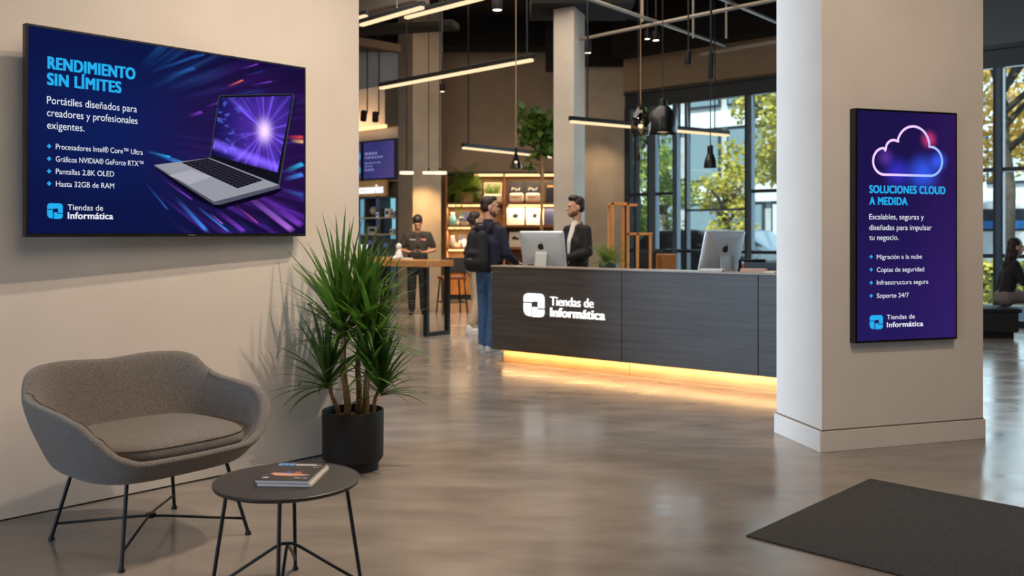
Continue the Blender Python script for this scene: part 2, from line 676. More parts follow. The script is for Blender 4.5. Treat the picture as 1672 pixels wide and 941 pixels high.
def laptop_picture():
    n = NB('laptop_display_picture')
    d, a, b = n.dist(0.823, 0.60, 1.65, 0.75)
    ang = n.op('ARCTAN2', b, a)
    s1 = n.noise(n.mul(ang, 7.0), n.mul(d, 1.5), 1.0, 3.0)
    core = n.pw(n.sub(1.0, n.smooth(d, 0.0, 0.115)), 2.5)
    halo = n.sub(1.0, n.smooth(d, 0.02, 0.42))
    ray = n.mul(n.pw(n.smooth(s1, 0.45, 0.68), 1.5), halo)
    c = n.scol(n.add(0.5, halo), (0.014, 0.012, 0.14))
    c = n.vadd(c, n.scol(ray, (0.16, 0.09, 0.80)))
    c = n.vadd(c, n.scol(n.mul(n.mul(halo, halo), 0.30), (0.20, 0.03, 0.55)))
    c = n.vadd(c, n.scol(core, (1.0, 0.75, 1.0)))
    lo = n.sub(1.0, n.smooth(n.op('ABSOLUTE', n.add(n.sub(n.v, 0.50), n.mul(n.sub(n.u, 0.62), 0.42))), 0.0, 0.045))
    c = n.vadd(c, n.scol(n.mul(lo, 0.8), (0.22, 0.12, 0.95)))
    blk = n.noise(n.mul(n.u, 34.0), n.mul(n.v, 26.0), 1.0, 1.0)
    lf = n.sub(1.0, n.smooth(n.u, 0.66, 0.78))
    c = n.vadd(c, n.scol(n.mul(n.smooth(blk, 0.56, 0.66), n.mul(lf, 0.45)), (0.10, 0.16, 0.80)))
    return n.finish(c, 1.0)


TL_ = hit(42, 380, W0 + Vector((UW.y, -UW.x, 0)) * 0.150, UW); TL_.z = 0
TR_ = hit(499.5, 380, W0 + Vector((UW.y, -UW.x, 0)) * 0.085, UW); TR_.z = 0
YL = TL_.y
TU = (TR_ - TL_).normalized()
TN = Vector((TU.y, -TU.x, 0))
TW = (TR_ - TL_).length
TZ0, TZ1 = CAMZ - 7.5 / FPX * YL, CAMZ + 343 / FPX * YL
TH = TZ1 - TZ0

tv = thing('wall_screen', 'large landscape screen showing a laptop advert on the beige wall', 'screen', (TL_.x, TL_.y, TZ0), math.atan2(TU.y, TU.x))
# local frame: +X along the screen, +Z up, -Y out of the wall
XL, ZL, NL = Vector((1, 0, 0)), Vector((0, 0, 1)), Vector((0, -1, 0))
c = MB()
c.bb(0, TW, 0.0, 0.042, 0, TH)
c.build('screen_housing', M_BEZEL, tv, bevel=0.003)
# swing mount on the wall
mt = MB()
mt.bb(TW * 0.38, TW * 0.62, 0.042, 0.058, TH * 0.3, TH * 0.7)
mt.bb(TW * 0.47, TW * 0.53, 0.058, 0.102, TH * 0.42, TH * 0.58)
mt.build('wall_bracket', M_BLACKMETAL, tv)
bz = 0.012
sx0, sx1, sz0, sz1 = bz, TW - bz, bz + 0.006, TH - bz
SWd, SHt = sx1 - sx0, sz1 - sz0


def quad_panel(name, m, parent, x0, x1, z0, z1, y):
    b = MB()
    b.poly([(x0, y, z0), (x1, y, z0), (x1, y, z1), (x0, y, z1)])
    b.uv = [(0, 0), (1, 0), (1, 1), (0, 1)]
    return b.build(name, m, parent)


quad_panel('screen_panel', tv_picture(), tv, sx0, sx1, sz0, sz1, -0.0012)


def tvp(u, v, lift=0.002):
    return Vector((sx0 + u * SWd, -lift, sz0 + v * SHt))


def tvpoly(mb, pts, lift=0.002, uv=False):
    mb.poly([tvp(u, v, lift) for u, v in pts])
    if uv:
        mb.uv = (mb.uv or []) + list(pts)
    return mb


def tvtext(name, m, s, u0, u1, v0, cap, bold=0.0, spacing=1.0):
    mb = MB()
    put_text(mb, s, Vector((0, -0.0022, 0)), XL, ZL, NL, sx0 + u0 * SWd, sz0 + v0 * SHt, (u1 - u0) * SWd, cap * SHt, bold, spacing)
    return mb.build(name, m, tv)


hb = MB()
tvtext('headline', M_CYAN, 'RENDIMIENTO', 0.0549, 0.333, 0.806, 0.057, 0.06, 1.08)
tvtext('headline', M_CYAN, 'SIN LÍMITES', 0.0535, 0.286, 0.727, 0.056, 0.06, 1.08)
hb = MB()
tvtext('body_line', M_LETTER, 'Portátiles diseñados para', 0.0536, 0.338, 0.634, 0.036)
tvtext('body_line', M_LETTER, 'creadores y profesionales', 0.0538, 0.340, 0.573, 0.036)
tvtext('body_line', M_LETTER, 'exigentes.', 0.0539, 0.167, 0.512, 0.036)
hb = MB()
tvtext('list_line', M_LETTER, 'Procesadores Intel® Core™ Ultra', 0.0797, 0.358, 0.414, 0.0265)
tvtext('list_line', M_LETTER, 'Gráficos NVIDIA® GeForce RTX™', 0.0798, 0.360, 0.353, 0.0265)
tvtext('list_line', M_LETTER, 'Pantallas 2.8K OLED', 0.0799, 0.262, 0.292, 0.0265)
tvtext('list_line', M_LETTER, 'Hasta 32GB de RAM', 0.0801, 0.262, 0.231, 0.0265)
for v in (0.4263, 0.3651, 0.3038, 0.2438):
    hb = MB()
    for du, dv in ((-0.0035, 0), (0.0035, 0), (0, 0.006), (0, -0.006)):
        tvpoly(hb, [(0.0597 + du + a * 0.0034, v + dv + b_ * 0.0056) for a, b_ in ((-1, 0), (0, -1), (1, 0), (0, 1))])
    hb.build('bullet', M_CYAN, tv)
hb = MB()
put_emblem(hb, Vector((0, -0.0022, 0)), XL, ZL, NL, sx0 + 0.0539 * SWd, sz0 + 0.0715 * SHt, 0.0467 * SWd, 0.0763 * SHt)
hb.build('emblem', M_CYAN, tv)
hb = MB()
tvtext('shop_name', M_LETTER, 'Tiendas de', 0.1154, 0.226, 0.1157, 0.028)
tvtext('shop_name', M_LETTER, 'Informática', 0.1155, 0.259, 0.0730, 0.0315, 0.045, 1.04)

# light streaks of the advert
def streakmat(name, col):
    if name in _M:
        return _M[name]
    n = NB(name)
    w_ = n.sub(1.0, n.op('ABSOLUTE', n.sub(n.mul(n.v, 2.0), 1.0)))
    end = n.sub(1.0, n.smooth(n.u, 0.86, 1.0))
    f = n.mul(n.mul(n.pw(n.u, 1.3), n.smooth(w_, 0.0, 0.7)), end)
    e = n.nt.nodes.new('ShaderNodeEmission')
    e.inputs[0].default_value = (*col, 1)
    tp = n.nt.nodes.new('ShaderNodeBsdfTransparent')
    mx = n.nt.nodes.new('ShaderNodeMixShader')
    n.nt.links.new(f, mx.inputs[0])
    n.nt.links.new(tp.outputs[0], mx.inputs[1])
    n.nt.links.new(e.outputs[0], mx.inputs[2])
    n.nt.links.new(mx.outputs[0], n.out.inputs[0])
    _M[name] = n.m
    return n.m


def tvstreak(name, col, p, q, w, st=1.0):
    p, q = Vector(p), Vector(q)
    d = (q - p)
    n_ = Vector((-d.y, d.x)).normalized() * w
    m = p + d * 0.72
    hb_ = MB()
    n_ *= 1.5
    tvpoly(hb_, [tuple(p - n_), tuple(q - n_), tuple(q + n_), tuple(p + n_)], 0.0016)
    hb_.uv = [(0, 0), (1, 0), (1, 1), (0, 1)]
    hb_.build('light_streak', streakmat(name, col), tv)


ST = [
    ('orange', (1.0, 0.16, 0.06), (0.668, 0.828), (0.737, 0.884), 0.0045), ('purple', (0.22, 0.05, 0.62), (0.58, 0.700), (0.70, 0.775), 0.006),
    ('purple', (0.22, 0.05, 0.62), (0.52, 0.640), (0.575, 0.675), 0.007), ('blue', (0.02, 0.10, 0.42), (0.37, 0.845), (0.575, 0.995), 0.007),
    ('blue', (0.02, 0.10, 0.42), (0.44, 0.84), (0.55, 0.915), 0.009), ('blue', (0.02, 0.10, 0.42), (0.52, 0.95), (0.585, 0.997), 0.004),
    ('violet', (0.50, 0.16, 0.90), (0.735, 0.235), (0.955, 0.006), 0.014), ('purple', (0.22, 0.05, 0.62), (0.80, 0.215), (0.996, 0.04), 0.016),
    ('bright', (0.06, 0.28, 0.95), (0.47, 0.20), (0.595, 0.006), 0.008), ('bright', (0.06, 0.28, 0.95), (0.548, 0.155), (0.68, 0.004), 0.005),
    ('bright', (0.06, 0.28, 0.95), (0.395, 0.428), (0.52, 0.372), 0.010), ('cyan', (0.03, 0.50, 1.0), (0.37, 0.434), (0.46, 0.41), 0.006),
    ('pink', (0.70, 0.10, 0.40), (0.70, 0.165), (0.80, 0.055), 0.003), ('purple', (0.22, 0.05, 0.62), (0.62, 0.14), (0.745, 0.004), 0.010),
    ('purple', (0.22, 0.05, 0.62), (0.42, 0.30), (0.54, 0.18), 0.004), ('red', (0.85, 0.07, 0.06), (0.915, 0.575), (0.998, 0.585), 0.010),
    ('amber', (1.0, 0.55, 0.20), (0.935, 0.557), (0.998, 0.557), 0.010), ('cyan', (0.03, 0.50, 1.0), (0.915, 0.372), (0.998, 0.425), 0.012),
    ('bright', (0.06, 0.28, 0.95), (0.905, 0.32), (0.998, 0.36), 0.012), ('blue', (0.02, 0.10, 0.42), (0.90, 0.26), (0.998, 0.23), 0.010),
    ('violet', (0.50, 0.16, 0.90), (0.60, 0.115), (0.655, 0.05), 0.003), ('purple', (0.22, 0.05, 0.62), (0.72, 0.94), (0.80, 0.99), 0.004),
    ('blue', (0.02, 0.10, 0.42), (0.36, 0.28), (0.45, 0.12), 0.004), ('purple', (0.22, 0.05, 0.62), (0.76, 0.855), (0.86, 0.90), 0.004),
]
for nm, col, p, q, w in ST:
    tvstreak('streak_' + nm, col, p, q, w)

# the advertised laptop, a picture on the screen
hb = MB(); tvpoly(hb, [(0.40, 0.345), (0.60, 0.40), (0.90, 0.262), (0.875, 0.235), (0.64, 0.135), (0.56, 0.18)], 0.0018)
hb.build('laptop_shadow_picture', emit('advert_dark', (0.003, 0.002, 0.012), 1.0), tv)
hb = MB(); tvpoly(hb, [(0.6003, 0.4202), (0.6352, 0.766), (0.640, 0.775), (0.648, 0.7795), (0.9420, 0.8415), (0.950, 0.840), (0.9545, 0.8310), (0.889, 0.285)], 0.0024)
hb.build('laptop_lid_picture', emit('advert_lid', (0.05, 0.05, 0.075), 1.0), tv)
hb = MB(); tvpoly(hb, [(0.6040, 0.4215), (0.6390, 0.7655), (0.648, 0.7750), (0.9420, 0.8365), (0.949, 0.829), (0.8835, 0.292)], 0.0027)
hb.build('laptop_rim_picture', emit('advert_rim', (0.006, 0.006, 0.012), 1.0), tv)
hb = MB(); tvpoly(hb, [(0.6413, 0.7628), (0.6088, 0.4400), (0.8785, 0.3600), (0.9454, 0.8280)], 0.0030, uv=True)
hb.build('laptop_display_picture', laptop_picture(), tv)
hb = MB(); tvpoly(hb, [(0.3978, 0.3640), (0.6003, 0.4202), (0.8890, 0.2857), (0.890, 0.268), (0.640, 0.160), (0.6179, 0.160), (0.3978, 0.356)], 0.0030)
hb.build('laptop_edge_picture', emit('advert_edge', (0.085, 0.085, 0.13), 1.0), tv)
hb = MB(); tvpoly(hb, [(0.3978, 0.3640), (0.6003, 0.4202), (0.8860, 0.2870), (0.6179, 0.1770)], 0.0033)
hb.build('laptop_deck_picture', emit('advert_deck', (0.30, 0.31, 0.36), 1.0), tv)
KB = [Vector(q) for q in ((0.4934, 0.3858), (0.5949, 0.4181), (0.8174, 0.3112), (0.7112, 0.2566))]
hb = MB(); tvpoly(hb, [tuple(q) for q in KB], 0.0036)
hb.build('laptop_keyboard_picture', emit('advert_keyboard', (0.035, 0.03, 0.05), 1.0), tv)
hb = MB()
for i in range(6):
    for j in range(15):
        def kp(s, t):
            a_ = KB[0].lerp(KB[3], t); b_ = KB[1].lerp(KB[2], t)
            return tuple(a_.lerp(b_, s))
        s0, s1_ = (i + 0.12) / 6, (i + 0.85) / 6
        t0, t1 = (j + 0.10) / 15, (j + 0.86) / 15
        tvpoly(hb, [kp(s0, t0), kp(s1_, t0), kp(s1_, t1), kp(s0, t1)], 0.0038)
hb.build('laptop_keys_picture', emit('advert_keys', (0.008, 0.007, 0.014), 1.0), tv)
hb = MB(); tvpoly(hb, [(0.4488, 0.3121), (0.5293, 0.3482), (0.6084, 0.3159), (0.5246, 0.2676)], 0.0036)
hb.build('laptop_trackpad_picture', emit('advert_trackpad', (0.40, 0.40, 0.46), 1.0), tv)
hb = MB().bb(TW * 0.52, TW * 0.547, -0.0012, 0.0, 0.006, 0.012)
hb.build('maker_mark', mat('maker_mark_grey', srgb(90, 92, 98), 0.5), tv)

# ------------------------------------------------------------------ portrait sign on the pillar
PU = (PR_ - PC).normalized()
PN = Vector((PU.y, -PU.x, 0))
sp = PC + PN * 0.055
A_ = hit(1396.5, 300, sp, PU); B_ = hit(1563, 300, sp, PU)
GZ0, GZ1 = 0.692, 2.196
GW, GH = (Vector((B_.x, B_.y)) - Vector((A_.x, A_.y))).length, GZ1 - GZ0
sg = thing('cloud_sign', 'portrait screen sign with a glowing cloud outline on the pillar', 'sign', (A_.x, A_.y, GZ0), math.atan2(PU.y, PU.x))
MB().bb(0, GW, 0.0, 0.054, 0, GH).build('sign_housing', M_BEZEL, sg, bevel=0.003)
gz = 0.014
gx0, gx1, gy0, gy1 = gz, GW - gz, gz, GH - gz


def sign_picture():
    n = NB('sign_picture')
    base = n.scol(n.add(0.75, n.mul(n.sub(1.0, n.smooth(n.v, 0.0, 0.9)), 0.45)), (0.016, 0.009, 0.085))
    rt = n.smooth(n.u, 0.4, 1.0)
    base = n.vadd(base, n.scol(n.mul(rt, 0.5), (0.022, 0.004, 0.045)))

    def glow(cu, cv, r, col, k=1.0):
        nonlocal base
        d, _, _ = n.dist(cu, cv, 1.0, 2.05)
        base = n.vadd(base, n.scol(n.mul(n.pw(n.sub(1.0, n.smooth(d, 0.0, r)), 1.3), k), col))
    glow(0.72, 0.885, 0.115, (0.62, 0.04, 0.12), 0.9)
    glow(0.40, 0.735, 0.20, (0.03, 0.03, 0.55), 0.8)
    glow(0.66, 0.735, 0.24, (0.02, 0.10, 0.85), 0.9)
    glow(0.82, 0.79, 0.13, (0.02, 0.10, 0.80), 0.9)
    glow(0.28, 0.80, 0.12, (0.10, 0.03, 0.30), 0.8)
    return n.finish(base, 1.0)


def cloudline():
    n = NB('cloud_outline_light')
    t = n.smooth(n.add(n.u, n.mul(n.sub(0.85, n.v), 1.0)), 0.35, 0.95)
    c = n.vadd(n.scol(n.sub(1.0, t), (0.80, 0.55, 0.95)), n.scol(t, (0.16, 0.42, 1.0)))
    c = n.vadd(c, n.scol(0.30, (0.5, 0.4, 0.6)))
    return n.finish(c, 1.0)


quad_panel('sign_panel', sign_picture(), sg, gx0, gx1, gy0, gy1, -0.0012)


def sgp(u, v, lift=0.002):
    return Vector((gx0 + u * (gx1 - gx0), -lift, gy0 + v * (gy1 - gy0)))


# outline from circular lobes
asp = (gy1 - gy0) / (gx1 - gx0)


def arc(cu, cv, r, a0, a1, n=14):
    return [(cu + r * math.cos(math.radians(a0 + (a1 - a0) * k / n)), cv + r / asp * math.sin(math.radians(a0 + (a1 - a0) * k / n))) for k in range(n + 1)]


cl = []
cl += arc(0.265, 0.782, 0.110, 268, 93)
cl += arc(0.360, 0.834, 0.080, 190, 55)
cl += arc(0.560, 0.853, 0.165, 160, 8)
cl += arc(0.735, 0.788, 0.122, 96, -88)
hb = MB(); hb.uv = []
nC = len(cl)
w_ = 0.010
for i in range(nC):
    p0, p1, p2 = Vector(cl[i - 1]), Vector(cl[i]), Vector(cl[(i + 1) % nC])
    d = (p2 - p0); d.y *= asp; d.normalize()
    nn = Vector((-d.y, d.x / asp)) * w_
    b_ = hb.addv([sgp(p1.x + nn.x, p1.y + nn.y), sgp(p1.x - nn.x, p1.y - nn.y)])
    hb.uv += [(p1.x, p1.y)] * 2
for i in range(nC):
    a_, b_ = 2 * i, 2 * ((i + 1) % nC)
    hb.face(a_, a_ + 1, b_ + 1, b_)
hb.build('cloud_outline', cloudline(), sg)


def sgtext(name, m, s, u0, u1, v0, cap, bold=0.0, spacing=1.0):
    mb = MB()
    put_text(mb, s, Vector((0, -0.0022, 0)), XL, ZL, NL, gx0 + u0 * (gx1 - gx0), gy0 + v0 * (gy1 - gy0), (u1 - u0) * (gx1 - gx0), cap * (gy1 - gy0), bold, spacing)
    return mb.build(name, m, sg)


hb = MB()
sgtext('headline', M_CYAN, 'SOLUCIONES CLOUD', 0.1178, 0.8904, 0.643, 0.0325, 0.055, 1.08)
sgtext('headline', M_CYAN, 'A MEDIDA', 0.1178, 0.4996, 0.592, 0.0325, 0.055, 1.08)
hb = MB()
sgtext('body_line', M_LETTER, 'Escalables, seguras y', 0.1178, 0.666, 0.528, 0.0232)
sgtext('body_line', M_LETTER, 'diseñadas para impulsar', 0.1178, 0.747, 0.4815, 0.0232)
sgtext('body_line', M_LETTER, 'tu negocio.', 0.1179, 0.4085, 0.438, 0.0232)
hb = MB()
sgtext('list_line', M_LETTER, 'Migración a la nube', 0.1922, 0.6475, 0.3546, 0.0195)
sgtext('list_line', M_LETTER, 'Copias de seguridad', 0.1922, 0.6693, 0.2985, 0.0195)
sgtext('list_line', M_LETTER, 'Infraestructura segura', 0.1922, 0.7129, 0.2428, 0.0195)
sgtext('list_line', M_LETTER, 'Soporte 24/7', 0.1923, 0.5125, 0.1853, 0.0195)
for v in (0.3651, 0.3093, 0.2522, 0.1951):
    hb = MB()
    for du, dv in ((-0.009, 0), (0.009, 0), (0, 0.0045), (0, -0.0045)):
        hb.poly([sgp(0.1357 + du + a * 0.0088, v + dv + b_ * 0.0042) for a, b_ in ((-1, 0), (0, -1), (1, 0), (0, 1))])
    hb.build('bullet', M_CYAN, sg)
hb = MB()
put_emblem(hb, Vector((0, -0.0022, 0)), XL, ZL, NL, gx0 + 0.121 * (gx1 - gx0), gy0 + 0.0485 * (gy1 - gy0), 0.131 * (gx1 - gx0), 0.062 * (gy1 - gy0))
hb.build('emblem', M_CYAN, sg)
hb = MB()
sgtext('shop_name', M_LETTER, 'Tiendas de', 0.2911, 0.574, 0.0900, 0.0200)
sgtext('shop_name', M_LETTER, 'Informática', 0.2912, 0.6605, 0.0557, 0.0215, 0.045, 1.04)

# ------------------------------------------------------------------ loveseat
def sele(phi, A, B, p=2.6):
    s_, c_ = abs(math.sin(phi)), abs(math.cos(phi))
    return 1.0 / ((s_ / A) ** p + (c_ / B) ** p) ** (1 / p)


def interp(x, tab):
    for (a, va), (b, vb) in zip(tab, tab[1:]):
        if x <= b:
            t = (x - a) / (b - a)
            t = t * t * (3 - 2 * t)
            return va + (vb - va) * t
    return tab[-1][1]


M_FABRIC = mat('grey_woven_fabric', srgb(108, 101, 94), 0.9, noise=0.34, nscale=170, bump=0.35, bscale=260, sheen=0.2, detail=2)
M_PIPING = mat('fabric_seam', srgb(104, 96, 88), 0.9)
FX, FY = -1.660, 4.220
ls = thing('loveseat', 'curved grey fabric loveseat on thin black legs against the wall', 'loveseat', (FX, FY, 0), math.atan2(0.773, 0.630))
RIMZ = [(0, 0.452), (34, 0.455), (44, 0.490), (53, 0.570), (62, 0.630), (76, 0.658), (100, 0.672), (113, 0.684), (119, 0.715), (126, 0.772), (134, 0.797), (150, 0.802), (180, 0.790)]


def rim(phi):
    deg = abs(math.degrees(phi))
    z = interp(deg, RIMZ)
    back = 1 if deg > 90 else 0
    r = sele(phi, 0.492, 0.415, 3.6 if back else 3.5)
    # front lip pulled back a little, arms bulge
    return r, z


def shell_pt(phi, fr, z):
    r, _ = rim(phi)
    return (math.sin(phi) * r * fr, -math.cos(phi) * r * fr, z)


NPH = 72
sh = MB()
rg = []
def lerp(a, b, t): return a + (b - a) * t
phis = [2 * PI * k / NPH - PI for k in range(NPH)]
prof = [(0.02, lambda z: 0.330), (0.40, lambda z: 0.328), (0.62, lambda z: 0.331), (0.735, lambda z: 0.341), (0.81, lambda z: lerp(0.355, z, 0.11)), (0.865, lambda z: lerp(0.355, z, 0.32)),
        (0.935, lambda z: lerp(0.355, z, 0.55)), (0.985, lambda z: lerp(0.355, z, 0.80)), (1.0, lambda z: z - 0.022), (0.985, lambda z: z - 0.004), (0.955, lambda z: z), (0.92, lambda z: z - 0.006),
        (0.890, lambda z: z - 0.028), (0.855, lambda z: lerp(0.40, z, 0.66)), (0.80, lambda z: lerp(0.40, z, 0.30)), (0.72, lambda z: 0.412), (0.5, lambda z: 0.408), (0.02, lambda z: 0.408)]
for fr, zf in prof:
    ring = []
    for ph in phis:
        r_, z_ = rim(ph)
        f2 = fr
        # upright back: less inward slope at the rear, thicker arms
        ring.append(shell_pt(ph, f2, zf(z_)))
    rg.append(ring)
sh.rings(rg)
sho = sh.build('shell', M_FABRIC, ls, smooth=True, sub=1)
# seat cushion
cu = MB()
rg = []
CP = [(0.02, 0.413), (0.80, 0.413), (0.92, 0.420), (0.98, 0.438), (1.0, 0.462), (0.985, 0.487), (0.94, 0.502), (0.80, 0.514), (0.5, 0.523), (0.02, 0.527)]
for fr, z in CP:
    rg.append([(math.sin(ph) * sele(ph, 0.352, 0.335, 3.3) * fr, -math.cos(ph) * sele(ph, 0.352, 0.335, 3.3) * fr - 0.035, z) for ph in phis])
cu.rings(rg)
cuo = cu.build('seat_cushion', M_FABRIC, ls, smooth=True, sub=1)
pp = MB()
pts = [(math.sin(ph) * sele(ph, 0.352, 0.335, 3.3) * 0.985, -math.cos(ph) * sele(ph, 0.352, 0.335, 3.3) * 0.985 - 0.035, 0.489) for ph in phis]
pp.tube(pts + pts[:1], 0.0028, 6, cap=False)
pp.build('cushion_seam', M_PIPING, cuo, smooth=True)
# seams of the shell: along each arm's inner edge and down where arm meets back
for s in (-1, 1):
    sm = MB()
    pts = []
    for k in range(30):
        ph = math.radians(lerp(12, 116, k / 29)) * s
        r_, z_ = rim(ph)
        pts.append(shell_pt(ph, 0.905, z_ - 0.010))
    sm.tube(pts, 0.0026, 6)
    pts = []
    ph = math.radians(116) * s
    r_, z_ = rim(ph)
    for fr, z in ((0.992, z_ - 0.03), (0.955, z_ + 0.001), (0.92, z_ - 0.005), (0.89, z_ - 0.028), (0.855, lerp(0.40, z_, 0.66)), (0.80, lerp(0.40, z_, 0.30))):
        pts.append(shell_pt(ph, fr, z))
    sm.tube(pts, 0.0026, 6)
    sm.build('arm_seam', M_PIPING, ls, smooth=True)
FEET = [(-0.305, 0.315), (-0.305, -0.315), (0.305, -0.315), (0.305, 0.315)]
for fx, fy in FEET:
    lg = MB()
    top = Vector((fx * 0.78, fy * 0.74, 0.352))
    ft = Vector((fx, fy, 0.012))
    lg.tube([top, top.lerp(ft, 0.08), ft], 0.0085, 10)
    lo = lg.build('leg', M_BLACKMETAL, ls, smooth=True, auto=40)
    MB().lathe([(0.014, 0.0), (0.015, 0.006), (0.012, 0.014), (0.009, 0.02)], 12, (fx, fy, 0)).build('foot_pad', M_BLACKMETAL, lo, smooth=True, auto=40)
for (a, b) in ((0, 2), (1, 3)):
    st = MB()
    fa, fb = FEET[a], FEET[b]
    za, zb = 0.075, 0.075
    pa = Vector((fa[0] * 0.96, fa[1] * 0.95, za)); pb = Vector((fb[0] * 0.96, fb[1] * 0.95, zb))
    zz = 0.098 if a == 0 else 0.106
    st.tube([pa, Vector((fa[0] * 0.12, fa[1] * 0.12, zz)), Vector((fb[0] * 0.12, fb[1] * 0.12, zz)), pb], 0.006, 8)
    st.build('stretcher', M_BLACKMETAL, ls, smooth=True)
MB().lathe([(0.02, 0.092), (0.024, 0.096), (0.024, 0.108), (0.02, 0.112)], 14).build('stretcher_hub', M_BLACKMETAL, ls, smooth=True, auto=40)

# ------------------------------------------------------------------ side table + magazines
tx, ty, tz = -0.864, 3.53, 0.45
M_TABLETOP = mat('dark_brown_laminate', srgb(46, 41, 38), 0.42, noise=0.06, nscale=20)
st_ = thing('side_table', 'small round dark side table with thin black rod legs', 'table', (tx, ty, 0), math.radians(7))
MB().lathe([(0.02, tz - 0.016), (0.262, tz - 0.016), (0.273, tz - 0.012), (0.276, tz - 0.004), (0.276, tz + 0.001), (0.273, tz + 0.003), (0.270, tz), (0.02, tz)], 72).build('table_top', M_TABLETOP, st_, smooth=True, auto=30)
for k, a in enumerate((0, 90, 180, 270)):
    ca, sa = math.cos(math.radians(a)), math.sin(math.radians(a))
    lg = MB()
    t0 = Vector((ca * 0.222, sa * 0.222, tz - 0.014)); f0 = Vector((ca * 0.285, sa * 0.285, 0.012))
    lg.tube([t0, f0], 0.0075, 10)
    lo = lg.build('leg', M_BLACKMETAL, st_, smooth=True, auto=40)
    MB().lathe([(0.012, 0.0), (0.013, 0.006), (0.010, 0.014)], 12, (f0.x, f0.y, 0)).build('foot_pad', M_BLACKMETAL, lo, smooth=True, auto=40)
for k, a in enumerate((0, 90)):
    ca, sa = math.cos(math.radians(a)), math.sin(math.radians(a))
    pr = MB()
    pts = []
    zt = 0.205 - k * 0.012
    for r_, z in ((-0.279, 0.045), (-0.16, 0.120), (-0.045, zt - 0.012), (-0.018, zt), (0.018, zt), (0.045, zt - 0.012), (0.16, 0.120), (0.279, 0.045)):
        pts.append(Vector((ca * r_, sa * r_, z)))
    pr.tube(pts, 0.0065, 8)
    pr.build('arched_brace', M_BLACKMETAL, st_, smooth=True)

MAGC = Vector((tx + 0.012, ty + 0.03, 0))
M_PAPER = mat('page_edges', srgb(214, 204, 192), 0.8, noise=0.25, nscale=4, stretch=(1, 1, 160))
M_COVER = mat('magazine_cover_dark', srgb(44, 38, 38), 0.35)


def magazine(z0, h, dx, rz, label, cover):
    t = thing('magazine', label, 'magazine', (MAGC.x + dx, MAGC.y, z0), rz, 'magazines on the side table')
    MB().bb(-0.100, 0.1025, -0.1308, 0.1300, 0.0015, h - 0.0015).build('page_block', M_PAPER, t)
    cv = MB()
    cv.bb(-0.103, 0.103, -0.131, 0.131, h - 0.0015, h)
    cv.bb(-0.103, 0.103, -0.131, 0.131, 0.0, 0.0015)
    cv.bb(-0.103, -0.101, -0.131, 0.131, 0.0, h)
    cv.build('cover', cover, t)
    return t


def flat(mb, pts, z):
    mb.poly([(x, y, z) for x, y in pts])
    return mb


mz = tz + 0.001
mg2 = magazine(mz, 0.011, 0.008, math.radians(-3), 'lower pale magazine whose page edges show under the dark one', mat('magazine_cover_pale', srgb(206, 198, 190), 0.45))
mg = magazine(mz + 0.011, 0.012, 0.0, math.radians(-4), 'dark covered magazine on top of the stack on the side table', M_COVER)
hz = 0.0124
b_ = MB()
for (x0, x1) in ((-0.085, -0.068), (-0.064, -0.046), (-0.042, -0.020)):
    b_.poly([(x0, 0.088, hz), (x1, 0.088, hz), (x1, 0.120, hz), (x0, 0.120, hz)])
b_.build('title_block', mat('cover_blue_ink', srgb(92, 150, 214), 0.4), mg)
b_ = MB()
x = -0.014
for w in (0.010, 0.006, 0.009, 0.007, 0.010, 0.005, 0.009, 0.007):
    b_.poly([(x, 0.090, hz), (x + w, 0.090, hz), (x + w, 0.110, hz), (x, 0.110, hz)])
    x += w + 0.0025
for (x0, x1, y0, y1) in ((0.062, 0.094, 0.092, 0.096), (0.062, 0.090, 0.066, 0.070), (-0.085, -0.062, -0.098, -0.088), (0.035, 0.060, -0.092, -0.086), (0.070, 0.085, -0.096, -0.088)):
    b_.poly([(x0, y0, hz), (x1, y0, hz), (x1, y1, hz), (x0, y1, hz)])
b_.build('cover_lettering', mat('cover_white_ink', srgb(214, 212, 214), 0.4), mg)
b_ = MB()
flat(b_, [(-0.070, -0.040), (-0.045, -0.062), (0.010, -0.066), (0.060, -0.058), (0.088, -0.046), (0.050, -0.036), (0.015, -0.030), (-0.040, -0.024), (-0.066, -0.022)], hz)
b_.build('cover_picture', mat('cover_salmon_ink', srgb(206, 150, 128), 0.4), mg)
b_ = MB(); flat(b_, [(-0.030, -0.024), (0.000, -0.032), (0.012, -0.010), (-0.012, 0.002)], hz + 0.0002)
b_.build('cover_picture', mat('cover_blue_ink_dark', srgb(62, 84, 150), 0.4), mg)
b_ = MB(); flat(b_, [(0.012, -0.020), (0.046, -0.030), (0.040, -0.008), (0.024, 0.000)], hz + 0.0002)
b_.build('cover_picture', mat('cover_red_ink', srgb(190, 84, 62), 0.4), mg)

# ------------------------------------------------------------------ dracaena in black pot
M_POT = mat('matte_black_pot', srgb(12, 12, 13), 0.6)
px_, py_ = -0.945, 5.46
dp = thing('potted_dracaena', 'tall spiky dracaena in a matte black pot at the wall end', 'plant', (px_, py_, 0))
MB().lathe([(0.02, 0.0), (0.150, 0.0), (0.152, 0.035), (0.172, 0.060), (0.180, 0.075), (0.182, 0.345), (0.180, 0.350), (0.174, 0.350), (0.172, 0.345), (0.170, 0.295), (0.02, 0.290)], 64).build('pot', M_POT, dp, smooth=True, auto=30)
MB().lathe([(0.168, 0.292), (0.168, 0.302), (0.10, 0.312), (0.02, 0.314)], 40).build('soil', M_SOIL, dp, smooth=True)


def wall_clear(p, off=0.015):
    """keep a point (world) on the hall side of the foreground wall while it still runs there"""
    along = (p - W0).dot(UW)
    if along < (we - W0).dot(UW) + 0.05:
        d = (p - W0).dot(NW)
        if d < off:
            p = p + NW * (off - d)
    return p


rnd = random.Random(11)


